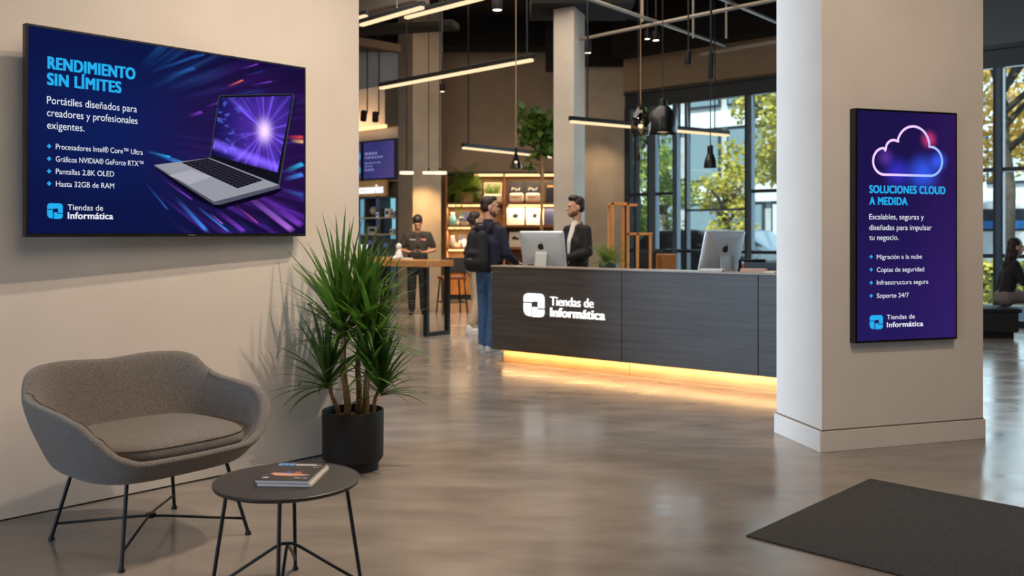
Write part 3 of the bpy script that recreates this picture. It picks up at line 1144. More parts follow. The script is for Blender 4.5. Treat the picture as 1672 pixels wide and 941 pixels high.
def rosette(parent, base, top, nleaf, length, spread, name='foliage'):
    fo = MB()
    b0 = Vector((px_, py_, 0))
    for k in range(nleaf):
        az = rnd.uniform(0, 2 * PI)
        h = k / nleaf                                  # 0 = oldest, hanging; 1 = youngest, upright
        el = math.radians(lerp(4, 86, h ** 0.8) + rnd.uniform(-8, 8))
        L_ = length * 1.12 * rnd.uniform(0.75, 1.08) * (0.85 + 0.3 * h)
        droop = lerp(0.95, 0.20, h) * rnd.uniform(0.7, 1.2)
        org = base.lerp(top, min(1, 0.15 + h * 0.85))
        dirh = Vector((math.cos(az), math.sin(az), 0))
        side = Vector((-math.sin(az), math.cos(az), 0))
        n_ = 7
        rows = []
        p = org.copy()
        e = el
        for i in range(n_ + 1):
            t = i / n_
            w = 0.0142 * (0.55 + 1.1 * min(t * 3.0, 1.0) * 0.5) * (1 - t ** 2.2) + 0.0006
            q = wall_clear(p + b0) - b0
            rows.append([q - side * w, q + Vector((0, 0, -0.003 * (1 - t))), q + side * w])
            e -= droop / n_ * (0.4 + 1.2 * t)
            p = p + (dirh * math.cos(e) + UP * math.sin(e)) * (L_ / n_)
        bi = [fo.addv(r) for r in rows]
        for a, b in zip(bi, bi[1:]):
            fo.face(a, a + 1, b + 1, b)
            fo.face(a + 1, a + 2, b + 2, b + 1)
    return fo.build(name, M_GREEN, parent, smooth=True)


CANES = [  # foot xy, top xy z, radius, leaves, length
    ((-0.03, -0.02), (-0.06, -0.05, 0.86), 0.018, 88, 0.52),
    ((0.055, 0.00), (0.12, 0.02, 0.78), 0.017, 80, 0.48),
    ((0.02, 0.05), (0.03, 0.07, 0.92), 0.016, 74, 0.46),
    ((-0.09, 0.02), (-0.15, -0.02, 0.56), 0.012, 54, 0.38),
    ((0.11, -0.02), (0.17, -0.03, 0.52), 0.011, 50, 0.35),
    ((0.085, -0.05), (0.11, -0.06, 0.64), 0.011, 42, 0.32),
]
for (fx, fy), tp, r_, nl, L_ in CANES:
    ca = MB()
    f0 = Vector((fx, fy, 0.305)); t0 = Vector(tp)
    pts = [f0.lerp(t0, t) + Vector((0.006 * math.sin(t * 9), 0.004 * math.cos(t * 7), 0)) for t in [i / 12 for i in range(13)]]
    ca.tube(pts, [r_ * (1.15 - 0.35 * i / 12 + 0.06 * (i % 2)) for i in range(13)], 10)
    ca.build('cane', M_BARK, dp, smooth=True)
    rosette(dp, Vector((t0.x, t0.y, t0.z - 0.10)), t0, nl, L_, 0)

# ------------------------------------------------------------------ entrance mat
m0, m1, m2, m3 = G(1218, 877), G(1420, 784), None, None
mdir = (m1 - m0)
mside = Vector((mdir.y, -mdir.x, 0)).normalized()
ML = 2.1
corners = [m0, m0 + mside * ML, m1 + mside * ML, m1]
M_MAT = mat('charcoal_entrance_mat', srgb(62, 58, 54), 0.95, noise=0.45, nscale=150, bump=0.7, bscale=220, detail=2)
mt = MB().prism([(p.x, p.y) for p in corners], 0.0, 0.009).build('entrance_mat', M_MAT, bevel=0.003)
tag(mt, 'charcoal speckled entrance mat lying on the concrete floor', 'mat')
# ------------------------------------------------------------------ reception counter
D0 = G(815, 590)
D1 = G(1268, 640)
DV = (D1 - D0).normalized()
DN = Vector((DV.y, -DV.x, 0))                # towards the viewer
if DN.y > 0:
    DN = -DN
F0 = D0 + DN * 0.09
FLc = hit(803, 435, F0, DV); FLc.z = 0
M_DESK = mat('charcoal_wood_panel', srgb(70, 65, 61), 0.5, noise=0.28, nscale=3.0, stretch=(0.35, 0.35, 9), bump=0.04, detail=6)
M_DESKTOP = mat('grey_stone_top', srgb(150, 138, 124), 0.35, noise=0.1, nscale=8)
M_PLINTH = mat('pale_oak_plinth', srgb(208, 168, 122), 0.5, noise=0.12, nscale=4, stretch=(1, 1, 6))
rz = math.atan2(DV.y, DV.x)
DZ0, DZ1 = 0.138, 1.028
rc = thing('reception_counter', 'long charcoal wood reception counter with a lit shop sign on its front', 'counter', (FLc.x, FLc.y, 0), rz)
# local: X along the front, -Y towards viewer


def dloc(px, py):
    h = hit(px, py, F0, DV)
    return (h - FLc).dot(DV), h.z


DLEN = 3.55
cuts = [0.0, dloc(1015, 500)[0], dloc(1238, 500)[0], DLEN]
for a, b in zip(cuts, cuts[1:]):
    MB().bb(a + (0.003 if a else 0), b - 0.003, 0.0, 0.10, DZ0, DZ1).build('front_panel', M_DESK, rc, bevel=0.002)
MB().bb(0.0, 0.03, 0.10, 0.86, DZ0, 0.86).build('end_panel', M_DESK, rc, bevel=0.002)
MB().bb(0.03, DLEN, 0.10, 0.86, 0.82, 0.86).build('worktop', M_DESKTOP, rc, bevel=0.002)
MB().bb(-0.01, DLEN, -0.012, 0.20, DZ1, 1.045).build('counter_top', M_DESKTOP, rc, bevel=0.003)
pc = dloc(1020, 600)[0]
for a, b in ((0.09, pc - 0.003), (pc + 0.003, DLEN)):
    MB().bb(a, b, 0.09, 0.80, 0.0, DZ0).build('plinth_panel', M_PLINTH, rc, bevel=0.002)
MB().bb(0.10, DLEN, 0.030, 0.045, DZ0 - 0.006, DZ0).build('led_strip', M_LEDGLOW, rc)
eb = MB()
x0, z1 = dloc(856.0, 479); x1, z0 = dloc(889.3, 518.5)
zt0, zt1 = 0.0, 0.0
xo, zb = dloc(856.0, 516.5)
put_emblem(eb, Vector((0, 0, 0)), Vector((1, 0, 0)), UP, Vector((0, -1, 0)), x0, zb, x1 - x0, dloc(856, 478.5)[1] - zb, 0.015)
M_SIGNLIGHT = emit('white_sign_light', (1.0, 0.98, 0.95), 1.25)
eb.build('emblem', M_SIGNLIGHT, rc)
tb = MB()
xa, za = dloc(899.3, 498.7); xb, _ = dloc(969.6, 500)
put_text(tb, 'Tiendas de', Vector((0, -0.008, 0)), Vector((1, 0, 0)), UP, Vector((0, -1, 0)), xa, za, xb - xa, dloc(899.3, 484.3)[1] - za, 0.0, 1.0, 0.008)
xa, za = dloc(899.3, 516.6); xb, _ = dloc(988.3, 500)
put_text(tb, 'Informática', Vector((0, -0.008, 0)), Vector((1, 0, 0)), UP, Vector((0, -1, 0)), xa, za, xb - xa, dloc(899.3, 502.6)[1] - za, 0.045, 1.04, 0.008)
tb.build('sign_letters', M_SIGNLIGHT, rc)  # both lines


def on_desk(px, back):
    """point of the worktop seen in a column, 'back' metres behind the front"""
    h = hit(px, 440, F0 - DN * back, DV)
    return Vector((h.x, h.y, 0))


# ------------------------------------------------------------------ desktop computers
M_ALU = mat('brushed_aluminium', srgb(206, 212, 218), 0.36, metal=0.35)
M_LOGO = mat('black_gloss_mark', srgb(16, 16, 18), 0.2)


def fruit_mark(mb, cx, cz, s, y):
    """bitten fruit silhouette with a leaf"""
    body = []
    n = 40
    for k in range(n):
        a = 2 * PI * k / n
        r = 0.5 * (1 + 0.06 * math.cos(2 * a) - 0.10 * max(0, math.sin(a)) ** 6 - 0.07 * max(0, -math.sin(a)) ** 10)
        x, z = r * math.cos(a) * 0.98, r * math.sin(a) * 1.04
        dx, dz = x - 0.62, z - 0.08
        d = math.hypot(dx, dz)
        if d < 0.24:
            x, z = 0.62 + dx / d * 0.24, 0.08 + dz / d * 0.24
        body.append((cx + x * s, y, cz + z * s))
    c = mb.addv([(cx - 0.05 * s, y, cz)])
    b = mb.addv(body)
    for k in range(n):
        mb.face(c, b + k, b + (k + 1) % n)
    leaf = [(0.02, 0.50), (0.05, 0.66), (0.22, 0.80), (0.20, 0.64)]
    mb.poly([(cx + x * s, y, cz + z * s) for x, z in leaf])


def computer(loc, rotz, tilt, label):
    """all-in-one seen from behind: local +Y is the screen side, -Y its back"""
    t = thing('desktop_computer', label, 'computer', loc, rotz, 'all in one computers on the counter')
    W, Hh, zb = 0.53, 0.415, 0.150
    R = Matrix.Translation((0, 0, zb)) @ Matrix.Rotation(tilt, 4, 'X')
    # domed rear shell
    sh = MB()
    lay = [(1.0, 0.012), (1.0, 0.004), (0.985, -0.004), (0.90, -0.014), (0.70, -0.026), (0.45, -0.034), (0.15, -0.037), (0.01, -0.037)]
    rg = []
    for f, y in lay:
        ol = rounded(-W / 2 * f, Hh / 2 - Hh / 2 * f, W / 2 * f, Hh / 2 + Hh / 2 * f, (0.012 * f,) * 4, 4)
        rg.append([(x, y, z) for x, z in ol])
    sh.rings(rg)
    sh.xform(R)
    so = sh.build('rear_shell', M_ALU, t, smooth=True, auto=50)
    d = MB(); d.bb(-W / 2 + 0.006, W / 2 - 0.006, 0.0121, 0.0135, 0.07, Hh - 0.006); d.xform(R)
    d.build('display', M_BEZEL, t)
    m = MB(); fruit_mark(m, 0, Hh * 0.60, 0.072, -0.0385); m.xform(R)
    m.build('fruit_logo', M_LOGO, so)
    m = MB(); m.bb(-0.19, -0.10, -0.022, -0.018, 0.035, 0.042); m.bb(0.12, 0.125, -0.03, -0.02, 0.035, 0.042); m.xform(R)
    m.build('port_row', M_LOGO, so)
    # bent plate stand
    s = MB()
    wv = 0.070
    att = R @ Vector((0, -0.036, 0.19))
    path = [(att.y, att.z), (att.y - 0.010, att.z - 0.03), (-0.135, 0.06), (-0.148, 0.016), (-0.142, 0.004), (-0.125, 0.0), (0.06, 0.0)]
    rg = []
    for i, (y, z) in enumerate(path):
        a = Vector(path[max(i - 1, 0)]); b = Vector(path[min(i + 1, len(path) - 1)])
        dd = (b - a).normalized(); nn = Vector((-dd.y, dd.x)) * 0.004
        rg.append([(-wv, y + nn.x, z + nn.y + 0.004), (wv, y + nn.x, z + nn.y + 0.004), (wv, y - nn.x, z - nn.y + 0.004), (-wv, y - nn.x, z - nn.y + 0.004)])
    s.rings(rg)
    so2 = s.build('stand', mat('pale_aluminium', srgb(214, 212, 208), 0.45, metal=0.3), t, bevel=0.002)
    h = MB(); h.lathe([(0.016, 0.0), (0.016, 0.002)], 16)
    h.xform(Matrix.Translation((0, -0.124, 0.10)) @ Matrix.Rotation(math.radians(65), 4, 'X'))
    h.build('cable_hole', M_LOGO, so2)
    return t


p = on_desk(889, 0.50)
computer((p.x, p.y, 0.86), math.radians(-27), math.radians(13), 'silver all in one computer in front of the man in the black blazer')
p = on_desk(1172, 0.50)
computer((p.x, p.y, 0.86), math.radians(33), math.radians(15), 'silver all in one computer standing alone before the glass facade')

# ------------------------------------------------------------------ fern on the counter
def fern(name, label, loc, npot, nfr, length, up, parent_group=None, potr=0.085, poth=0.12, potmat=None, seed=3, leafmat=None, lw=0.028, droop=1.3, hang=0.0, clamp=None):
    rr = random.Random(seed)
    t = thing(name, label, 'plant', loc, 0, parent_group)
    MB().lathe([(0.01, 0.0), (potr * 0.82, 0.0), (potr * 0.86, 0.006), (potr, poth - 0.004), (potr * 0.98, poth), (potr * 0.92, poth), (potr * 0.90, poth - 0.02), (0.01, poth - 0.02)], 32).build('pot', potmat, t, smooth=True, auto=35)
    MB().lathe([(potr * 0.9, poth - 0.019), (potr * 0.5, poth - 0.010), (0.005, poth - 0.008)], 20, cap0=True).build('soil', M_SOIL, t, smooth=True)
    fo = MB()
    for k in range(nfr):
        az = rr.uniform(0, 2 * PI)
        h = rr.random()
        e = math.radians(lerp(15, 85, h)) * (1 - hang * (1 - h))
        L_ = length * rr.uniform(0.7, 1.1)
        n_ = 11
        dirh = Vector((math.cos(az), math.sin(az), 0)); side = Vector((-math.sin(az), math.cos(az), 0))
        q = Vector((math.cos(az) * potr * 0.3, math.sin(az) * potr * 0.3, poth - 0.01))
        spine = []
        dp_ = droop * rr.uniform(0.7, 1.3) * (1.2 - 0.6 * h)
        for i in range(n_ + 1):
            tt = i / n_
            spine.append((q.copy(), e))
            e -= dp_ / n_ * (0.5 + tt)
            q = q + (dirh * math.cos(e) + UP * math.sin(e)) * (L_ / n_)
        for i in range(1, n_):
            a, ea = spine[i]; b, eb_ = spine[i + 1]
            tt = i / n_
            w = lw * 3.2 * math.sin(PI * min(1, tt * 0.9 + 0.12)) + 0.004
            tan = (b - a)
            for s_ in (-1, 1):
                tip = a + tan * 1.3 + side * s_ * w - UP * w * 0.25
                b0 = fo.addv([a, a + tan * 0.55 + side * s_ * w * 0.45, tip, a + tan * 0.15 + side * s_ * w * 0.5])
                fo.face(b0, b0 + 1, b0 + 2, b0 + 3)
        fo.tube([s0[0] for s0 in spine[::2]], 0.0016, 4)
    if clamp:
        fo.v = [tuple(clamp(Vector(v))) for v in fo.v]
    fo.build('foliage', leafmat or M_GREEN2, t)
    return t


M_NAVYPOT = mat('dark_blue_pot', srgb(36, 46, 60), 0.5)
p = on_desk(993, 0.36)
fern('potted_fern', 'small bright green fern in a dark blue pot on the counter', (p.x, p.y, 0.86), 1, 46, 0.27, 1, potr=0.098, poth=0.235, potmat=M_NAVYPOT, seed=5, lw=0.012, clamp=lambda v: Vector((v.x, v.y, max(v.z, 0.205))))

# small things behind the counter
M_DARKPLASTIC = mat('dark_plastic', srgb(30, 32, 36), 0.45)


def monitor(loc, rotz, w, h, label, z0=0.12, name='monitor', marks=True):
    t = thing(name, label, 'monitor', loc, rotz)
    MB().bb(-w / 2, w / 2, -0.014, 0.014, z0, z0 + h).build('screen_housing', M_DARKPLASTIC, t, bevel=0.004)
    MB().bb(-w / 2 + 0.012, w / 2 - 0.012, 0.0141, 0.0150, z0 + 0.016, z0 + h - 0.012).build('display', M_BEZEL, t)
    s = MB(); s.bb(-0.025, 0.025, -0.030, -0.014, 0.01, z0 + h * 0.55); s.bb(-0.11, 0.11, -0.09, 0.08, 0.0, 0.012)
    s.build('stand', M_DARKPLASTIC, t, bevel=0.003)
    return t


p = on_desk(1247, 0.50)
mo = monitor((p.x, p.y, 0.86), rz + math.radians(4), 0.36, 0.23, 'black monitor with pale marks on its back beside the pillar', 0.03)
b_ = MB()
for (cx, cz, r) in ((-0.06, 0.17, 0.035), (-0.02, 0.15, 0.03), (-0.085, 0.145, 0.022), (0.06, 0.165, 0.022), (0.10, 0.16, 0.026), (0.08, 0.12, 0.02)):
    b_.poly([(cx + r * math.cos(2 * PI * k / 12), -0.0146, cz + 0.7 * r * math.sin(2 * PI * k / 12)) for k in range(12)])
b_.build('pale_mark', mat('pale_mark', srgb(150, 160, 172), 0.6), mo)
pm = on_desk(1228, 0.74)
monitor((pm.x, pm.y, 0.86), rz + math.radians(60), 0.30, 0.24, 'thin black monitor standing edge on behind the lone silver computer', 0.04)


def paper_stack(px, back, size, h, label, m, z=1.0455, name='paper_stack', rot=0.2, cat='papers'):
    q = on_desk(px, back)
    return tag(MB().box((0, 0, h / 2), (size[0], size[1], h)).build(name, m, None, bevel=min(0.003, h / 3)), label, cat) if False else _ps(q, size, h, label, m, z, name, rot, cat)


def _ps(q, size, h, label, m, z, name, rot, cat):
    b = MB()
    n = max(3, int(h / 0.006))
    rr = random.Random(int(q.x * 1000))
    for k in range(n):
        b.box((rr.uniform(-.004, .004), rr.uniform(-.004, .004), h * (k + 0.5) / n), (size[0], size[1], h / n * 0.94), Euler((0, 0, rr.uniform(-.03, .03))))
    o = b.build(name, m)
    o.location = (q.x, q.y, z); o.rotation_euler = (0, 0, rz + rot)
    return tag(o, label, cat)


paper_stack(1163, 0.10, (0.21, 0.15), 0.02, 'white paper pile left of the lone silver computer on the counter'.replace('left of', 'under'), mat('paper_white', srgb(226, 222, 214), 0.8))
paper_stack(1231, 0.10, (0.21, 0.14), 0.032, 'salmon pink folder pile beside the thin black monitor', mat('folder_pink', srgb(206, 160, 134), 0.7), name='folder_stack', cat='folders')
paper_stack(1262, 0.10, (0.10, 0.14), 0.014, 'low cream paper pile on the counter next to the pillar', mat('paper_cream', srgb(226, 206, 176), 0.8), rot=-0.1)
ps = on_desk(1213, 0.60)
bt = thing('bottle', 'slim orange bottle standing behind the folder pile', 'bottle', (ps.x, ps.y, 0.86))
MB().lathe([(0.01, 0), (0.024, 0.0), (0.026, 0.01), (0.026, 0.14), (0.012, 0.19), (0.011, 0.235), (0.004, 0.237)], 16).build('body', mat('orange_bottle', srgb(226, 120, 70), 0.35), bt, smooth=True)
MB().lathe([(0.004, 0.237), (0.013, 0.237), (0.013, 0.262), (0.004, 0.264)], 12).build('cap', M_WHITE, bt, smooth=True, auto=40)

# ------------------------------------------------------------------ wooden rack behind the counter
M_ORANGEWOOD = mat('orange_wood_rod', srgb(222, 150, 82), 0.45, noise=0.15, nscale=6, stretch=(8, 8, 1))
rk = thing('wooden_rack', 'slim orange wood display rack of stepped open frames behind the fern', 'rack', (0, 0, 0))
YR0 = 11.9
def rodx(px): return (px - CX) / FPX * YR0
def rodz(py): return CAMZ - (py - HY) / FPX * YR0
rw_ = 0.034
for px, py in ((1000.5, 331), (1025.5, 331), (1041, 380), (1062, 382)):
    MB().bb(rodx(px) - rw_ / 2, rodx(px) + rw_ / 2, YR0 - rw_ / 2, YR0 + rw_ / 2, 0, rodz(py)).build('post', M_ORANGEWOOD, rk, bevel=0.004)
for px, py in ((1000.5, 331), (1025.5, 331)):
    MB().bb(rodx(px) - rw_ / 2, rodx(px) + rw_ / 2, YR0 + 0.5 - rw_ / 2, YR0 + 0.5 + rw_ / 2, 0, rodz(py)).build('post', M_ORANGEWOOD, rk, bevel=0.004)
for a, b, py, y in ((1000.5, 1025.5, 331, 0), (1025.5, 1043, 332, 0.25), (1025.5, 1063, 380, 0)):
    MB().bb(rodx(a) - rw_ / 2, rodx(b) + rw_ / 2, YR0 + y - rw_ / 2, YR0 + y + rw_ / 2, rodz(py) - rw_, rodz(py)).build('rail', M_ORANGEWOOD, rk, bevel=0.004)
for px in (1000.5, 1025.5):
    MB().bb(rodx(px) - rw_ / 2, rodx(px) + rw_ / 2, YR0, YR0 + 0.5, rodz(331) - rw_, rodz(331)).build('rail', M_ORANGEWOOD, rk, bevel=0.004)

# ------------------------------------------------------------------ office chairs behind the counter
def office_chair(loc, rotz, label, m, top=1.14, bw=0.42):
    t = thing('office_chair', label, 'chair', loc, rotz)
    s = MB(); s.box((0, 0, 0.48), (0.46, 0.44, 0.08)); s.build('seat', m, t, bevel=0.03, segs=3)
    b = MB(); b.box((0, 0.21, (0.62 + top) / 2), (bw, 0.05, top - 0.62)); b.build('backrest', m, t, bevel=0.02, segs=3)
    b = MB(); b.tube([(0, 0.12, 0.45), (0, 0.25, 0.50), (0, 0.25, 0.75)], 0.018, 8); b.build('back_support', M_BLACKMETAL, t, smooth=True)
    b = MB(); b.lathe([(0.025, 0.07), (0.025, 0.30), (0.018, 0.30), (0.018, 0.45)], 12); b.build('column', M_BLACKMETAL, t, smooth=True, auto=40)
    for k in range(5):
        a = 2 * PI * k / 5
        b = MB(); b.tube([(0, 0, 0.085), (0.14 * math.cos(a), 0.14 * math.sin(a), 0.075), (0.28 * math.cos(a), 0.28 * math.sin(a), 0.06)], [0.02, 0.016, 0.012], 8)
        lo = b.build('leg', M_BLACKMETAL, t, smooth=True)
        b = MB(); b.ball((0.28 * math.cos(a), 0.28 * math.sin(a), 0.028), (0.026, 0.018, 0.028), 10, 6); b.build('caster', M_DARKPLASTIC, lo, smooth=True)
    return t


M_BROWNLEATHER = mat('brown_leather', srgb(150, 98, 50), 0.5, noise=0.15, nscale=30)
M_DARKFAB = mat('dark_grey_fabric', srgb(44, 44, 46), 0.85, noise=0.2, nscale=90)
q = P(1088, 440, 12.4)
office_chair((q.x, q.y, 0), math.radians(170), 'brown leather office chair seen over the counter near the rack', M_BROWNLEATHER, 1.12, 0.27)
q = P(1053, 440, 13.8)
office_chair((q.x, q.y, 0), math.radians(195), 'dark grey office chair beside the orange wood rack', M_DARKFAB, 1.13)

# ------------------------------------------------------------------ oak bar table
TVd = -DV                                           # towards the far left
UDn = Vector((0.64, 0.77, 0))
K1 = P(694, 430, 12.35); K1.z = 0
bt_rz = math.atan2(DV.y, DV.x)
tb = thing('bar_table', 'high oak topped work table on black steel frame legs', 'table', (K1.x, K1.y, 0), bt_rz)
# local: -X runs to the far end, +Y away from the viewer
BTL, BTW, BZ = 3.2, 0.50, 1.02
MB().bb(-BTL, 0.07, -0.05, BTW, BZ - 0.085, BZ).build('table_top', M_OAKH, tb, bevel=0.005)


def table_frame(x):
    for y in (0.0, BTW - 0.08):
        MB().bb(x - 0.035, x + 0.035, y, y + 0.05, 0.0, BZ - 0.085).build('leg', M_BLACKMETAL, tb, bevel=0.003)
    MB().bb(x - 0.035, x + 0.035, 0.05, BTW - 0.08, 0.0, 0.05).build('foot_rail', M_BLACKMETAL, tb, bevel=0.003)


table_frame(0.0)
table_frame(-BTL / 2)
table_frame(-BTL + 0.06)


def on_table(px, py_, y):
    """local spot on the table top seen in a column at y metres from the near edge"""
    h = hit(px, py_, K1 + Vector((-DV.y, DV.x, 0)) * y, DV)
    return Vector((h.x, h.y, BZ))


for px, w, h, lab in ((609, 0.34, 0.36, 'dark monitor with a blue spot facing away on the bar table beside the tablet'), (634, 0.30, 0.30, 'smaller dark monitor next to the white ornament on the bar table')):
    q = on_table(px, 420, 0.32)
    mo = monitor((q.x, q.y, BZ), math.radians(-14), w, h * 0.8, lab, 0.05)
    b_ = MB(); b_.poly([(-0.04 + 0.035 * math.cos(2 * PI * k / 16), -0.0146, 0.05 + h * 0.5 + 0.035 * math.sin(2 * PI * k / 16)) for k in range(16)])
    b_.build('round_mark', mat('blue_mark', srgb(74, 92, 160), 0.5), mo)
q = on_table(592, 420, 0.12)
tt = thing('tablet', 'bright white tablet leaning on its stand at the bar table', 'tablet', (q.x, q.y, BZ), math.radians(-10))
MB().box((0, 0, 0.105), (0.15, 0.009, 0.21), Euler((math.radians(-14), 0, 0))).build('screen_housing', M_WHITE, tt, bevel=0.003)
MB().box((0, -0.0052, 0.105), (0.135, 0.0012, 0.19), Euler((math.radians(-14), 0, 0))).build('display', emit('tablet_light', (0.62, 0.72, 0.85), 0.9), tt)
MB().box((0, 0.05, 0.07), (0.06, 0.006, 0.15), Euler((math.radians(25), 0, 0))).build('kickstand', M_DARKPLASTIC, tt)
q = on_table(651, 425, 0.25)
wo = thing('ornament', 'white seated figure ornament on the bar table beside the standing worker', 'ornament', (q.x, q.y, BZ))
b = MB(); b.lathe([(0.01, 0), (0.055, 0.0), (0.06, 0.03), (0.05, 0.08), (0.035, 0.13), (0.02, 0.155), (0.005, 0.16)], 20); b.build('body', M_WHITE, wo, smooth=True)
b = MB(); b.ball((0, 0, 0.185), (0.042, 0.042, 0.046), 16, 10); b.build('head', M_WHITE, wo, smooth=True)
for s in (-1, 1):
    b = MB(); b.capsule((s * 0.03, -0.02, 0.035), 0.026, (s * 0.055, -0.12, 0.022), 0.020); b.build('leg', M_WHITE, wo, smooth=True)
q = on_table(626, 428, 0.12)
b = MB(); b.lathe([(0.01, 0.0), (0.10, 0.0), (0.115, 0.03), (0.108, 0.03), (0.095, 0.008), (0.01, 0.008)], 28)
o = b.build('wooden_bowl', mat('pale_wood_bowl', srgb(220, 170, 110), 0.5, noise=0.15, nscale=12), None, smooth=True, auto=40); o.location = (q.x, q.y, BZ)
tag(o, 'shallow pale wood bowl on the bar table beside the white ornament', 'bowl')
q = on_table(664, 430, 0.12)
b = MB(); b.box((0, 0, 0.01), (0.16, 0.11, 0.016)); b.box((0.0, 0.0, 0.024), (0.14, 0.09, 0.012), Euler((0, 0, 0.2)))
o = b.build('leaflet_stack', M_CREAM, None, bevel=0.002); o.location = (q.x, q.y, BZ); o.rotation_euler = (0, 0, 0.4)
tag(o, 'cream leaflet stack on the bar table before the standing worker', 'leaflets')

# counter stool
q = G(738, 512)
st = thing('bar_stool', 'black framed stool with a brown seat beyond the bar table', 'stool', (q.x, q.y, 0), math.radians(200))
b = MB(); b.box((0, 0, 0.62), (0.42, 0.40, 0.05)); b.build('seat', mat('brown_seat', srgb(128, 70, 44), 0.5), st, bevel=0.015, segs=3)
b = MB(); b.box((0, 0.19, 0.84), (0.42, 0.03, 0.26)); b.build('backrest', M_DARKFAB, st, bevel=0.012, segs=3)
for sx in (-1, 1):
    for sy in (-1, 1):
        b = MB(); b.tube([(sx * 0.17, sy * 0.16, 0.60), (sx * 0.22, sy * 0.21, 0.0)], 0.015, 8); b.build('leg', M_BLACKMETAL, st, smooth=True)
    b = MB(); b.tube([(sx * 0.17, 0.16, 0.60), (sx * 0.18, 0.195, 0.96)], 0.012, 8); b.build('back_post', M_BLACKMETAL, st, smooth=True)
b = MB(); b.tube([(-0.205, -0.195, 0.2), (0.205, -0.195, 0.2), (0.205, 0.195, 0.2), (-0.205, 0.195, 0.2), (-0.205, -0.195, 0.2)], 0.009, 6, cap=False); b.build('foot_ring', M_BLACKMETAL, st)

# ------------------------------------------------------------------ concrete columns and back walls
a, c_, d_ = P(650, 300, 18.7), P(674, 300, 18.1), P(720, 300, 18.35)
e_ = Vector((a.x + (d_.x - c_.x), a.y + (d_.y - c_.y)))
struct(MB().prism([(c_.x, c_.y), (d_.x, d_.y), (e_.x, e_.y), (a.x, a.y)], 0, CEIL).build('column', M_CONC), 'square concrete column behind the standing worker', 'column')
a, c_, d_ = P(904, 300, 14.6), P(937, 300, 14.4), P(955, 300, 15.0)
e_ = Vector((a.x + (d_.x - c_.x), a.y + (d_.y - c_.y)))
struct(MB().prism([(c_.x, c_.y), (d_.x, d_.y), (e_.x, e_.y), (a.x, a.y)], 0, 4.95).build('column', mat('pale_concrete', srgb(196, 186, 172), 0.8, noise=0.08, nscale=2, bump=0.1, bscale=30)), 'pale concrete column beside the small tree', 'column')
bx = MB(); bx.bb(0.3, 1.9, 14.2, 15.4, 4.95, CEIL)
struct(bx.build('trim_3', M_BLACKPAINT), 'black boxed beam above the pale column', 'beam')
bw = MB()
xs = [-2.3, -1.42, -0.93, -0.11, 0.75, 1.9]
for a, b in zip(xs, xs[1:]):
    bw.bb(a + 0.004, b - 0.004, 19.7, 19.9, 0, 5.35)
bw.bb(xs[0], xs[-1], 19.71, 19.9, 0, 5.36)
struct(bw.build('wall_back', M_TAUPE), 'taupe panelled back wall above the shelving', 'wall')
struct(MB().bb(-6, 3, 19.0, 19.6, 5.25, CEIL).build('trim_4', M_BLACKPAINT), 'black service band along the top of the back wall', 'beam')
cw0 = P(940, 300, 18.6)
wc = MB().bb(cw0.x - 0.1, FL.x, 18.42, 18.7, 0, 4.72)
struct(MB().bb(-5.2, -5.0, 7.1, 17.5, 0, CEIL).build('wall_light_blocker', M_TAUPE), 'unseen taupe partition added to block side daylight and glass reflections', 'wall')  # added out of view: keeps side daylight off the shop and the glass
struct(wc.build('wall_corner', M_CONC), 'concrete wall face between the pale column and the glass facade', 'wall')
struct(MB().bb(cw0.x - 0.6, FL.x + 0.2, 18.3, 19.0, 4.72, CEIL).build('trim_5', M_BLACKPAINT), 'black band above the concrete wall face', 'beam')

# ------------------------------------------------------------------ glazed facade: window_1
MFW = 0.12
wn = thing('window_1', 'tall dark framed glass facade onto the street', 'window', (0, 0, 0), kind='structure')
rf = math.atan2(VF.y, VF.x)
Rf = Matrix.Translation(FA) @ Matrix.Rotation(rf, 4, 'Z')          # local x along facade (to the right), +y outwards


def tpx(px):
    h = hit(px, 300, FA, VF)
    return (h - FA).dot(VF)


def fbox(mb, x0, x1, y0, y1, z0, z1):
    s = len(mb.v)
    mb.bb(x0, x1, y0, y1, z0, z1)
    mb.xform(Rf, s)
    return mb


T0, T1 = -3.22, 13.0
GTOP = 3.86
fbox(MB(), T0, T1, -0.06, 0.06, GTOP, 4.16).build('window_head', M_FRAME, wn)
fbox(MB(), T0, T1, -0.10, -0.06, 4.13, 4.20).build('window_head_trim', M_FRAME, wn)
fbox(MB(), T0, T1, -0.06, 0.06, 0.0, 0.10).build('window_sill', M_FRAME, wn)
mulls = [(1040, 0.05, M_FRAME), (1067, 0.19, M_MULL), (1061.5, 0.04, M_FRAME), (1105, 0.10, M_MULL), (1123, 0.05, M_FRAME), (1226, 0.10, M_MULL), (1221, 0.045, M_FRAME)]
for px, w, m in mulls:
    t = tpx(px)
    fbox(MB(), t - w / 2, t + w / 2, -0.075, 0.06, 0.1, GTOP).build('mullion', m, wn)
for px, w, m in ((1632, 0.10, M_MULL), (1626, 0.04, M_FRAME), (1638, 0.03, M_FRAME), (1440, 0.10, M_MULL)):
    t = tpx(px)
    fbox(MB(), t - w / 2, t + w / 2, -0.075, 0.06, 0.1, GTOP).build('mullion', m, wn)
for t in (T0 + 0.06, T1 - 0.06, 7.6, 10.3):
    fbox(MB(), t - 0.06, t + 0.06, -0.075, 0.06, 0.1, GTOP).build('mullion', M_FRAME, wn)
for a, b, z in ((T0, tpx(1105), 2.15), (tpx(1226), tpx(1440), 2.14), (tpx(1440), T1, 2.34), (T0, T1, 1.05)):
    fbox(MB(), a, b, -0.05, 0.05, z - 0.03, z + 0.03).build('transom', M_FRAME, wn)
fbox(MB(), tpx(1123), tpx(1221), -0.05, 0.05, 1.80, 1.84).build('transom', M_MULL, wn)
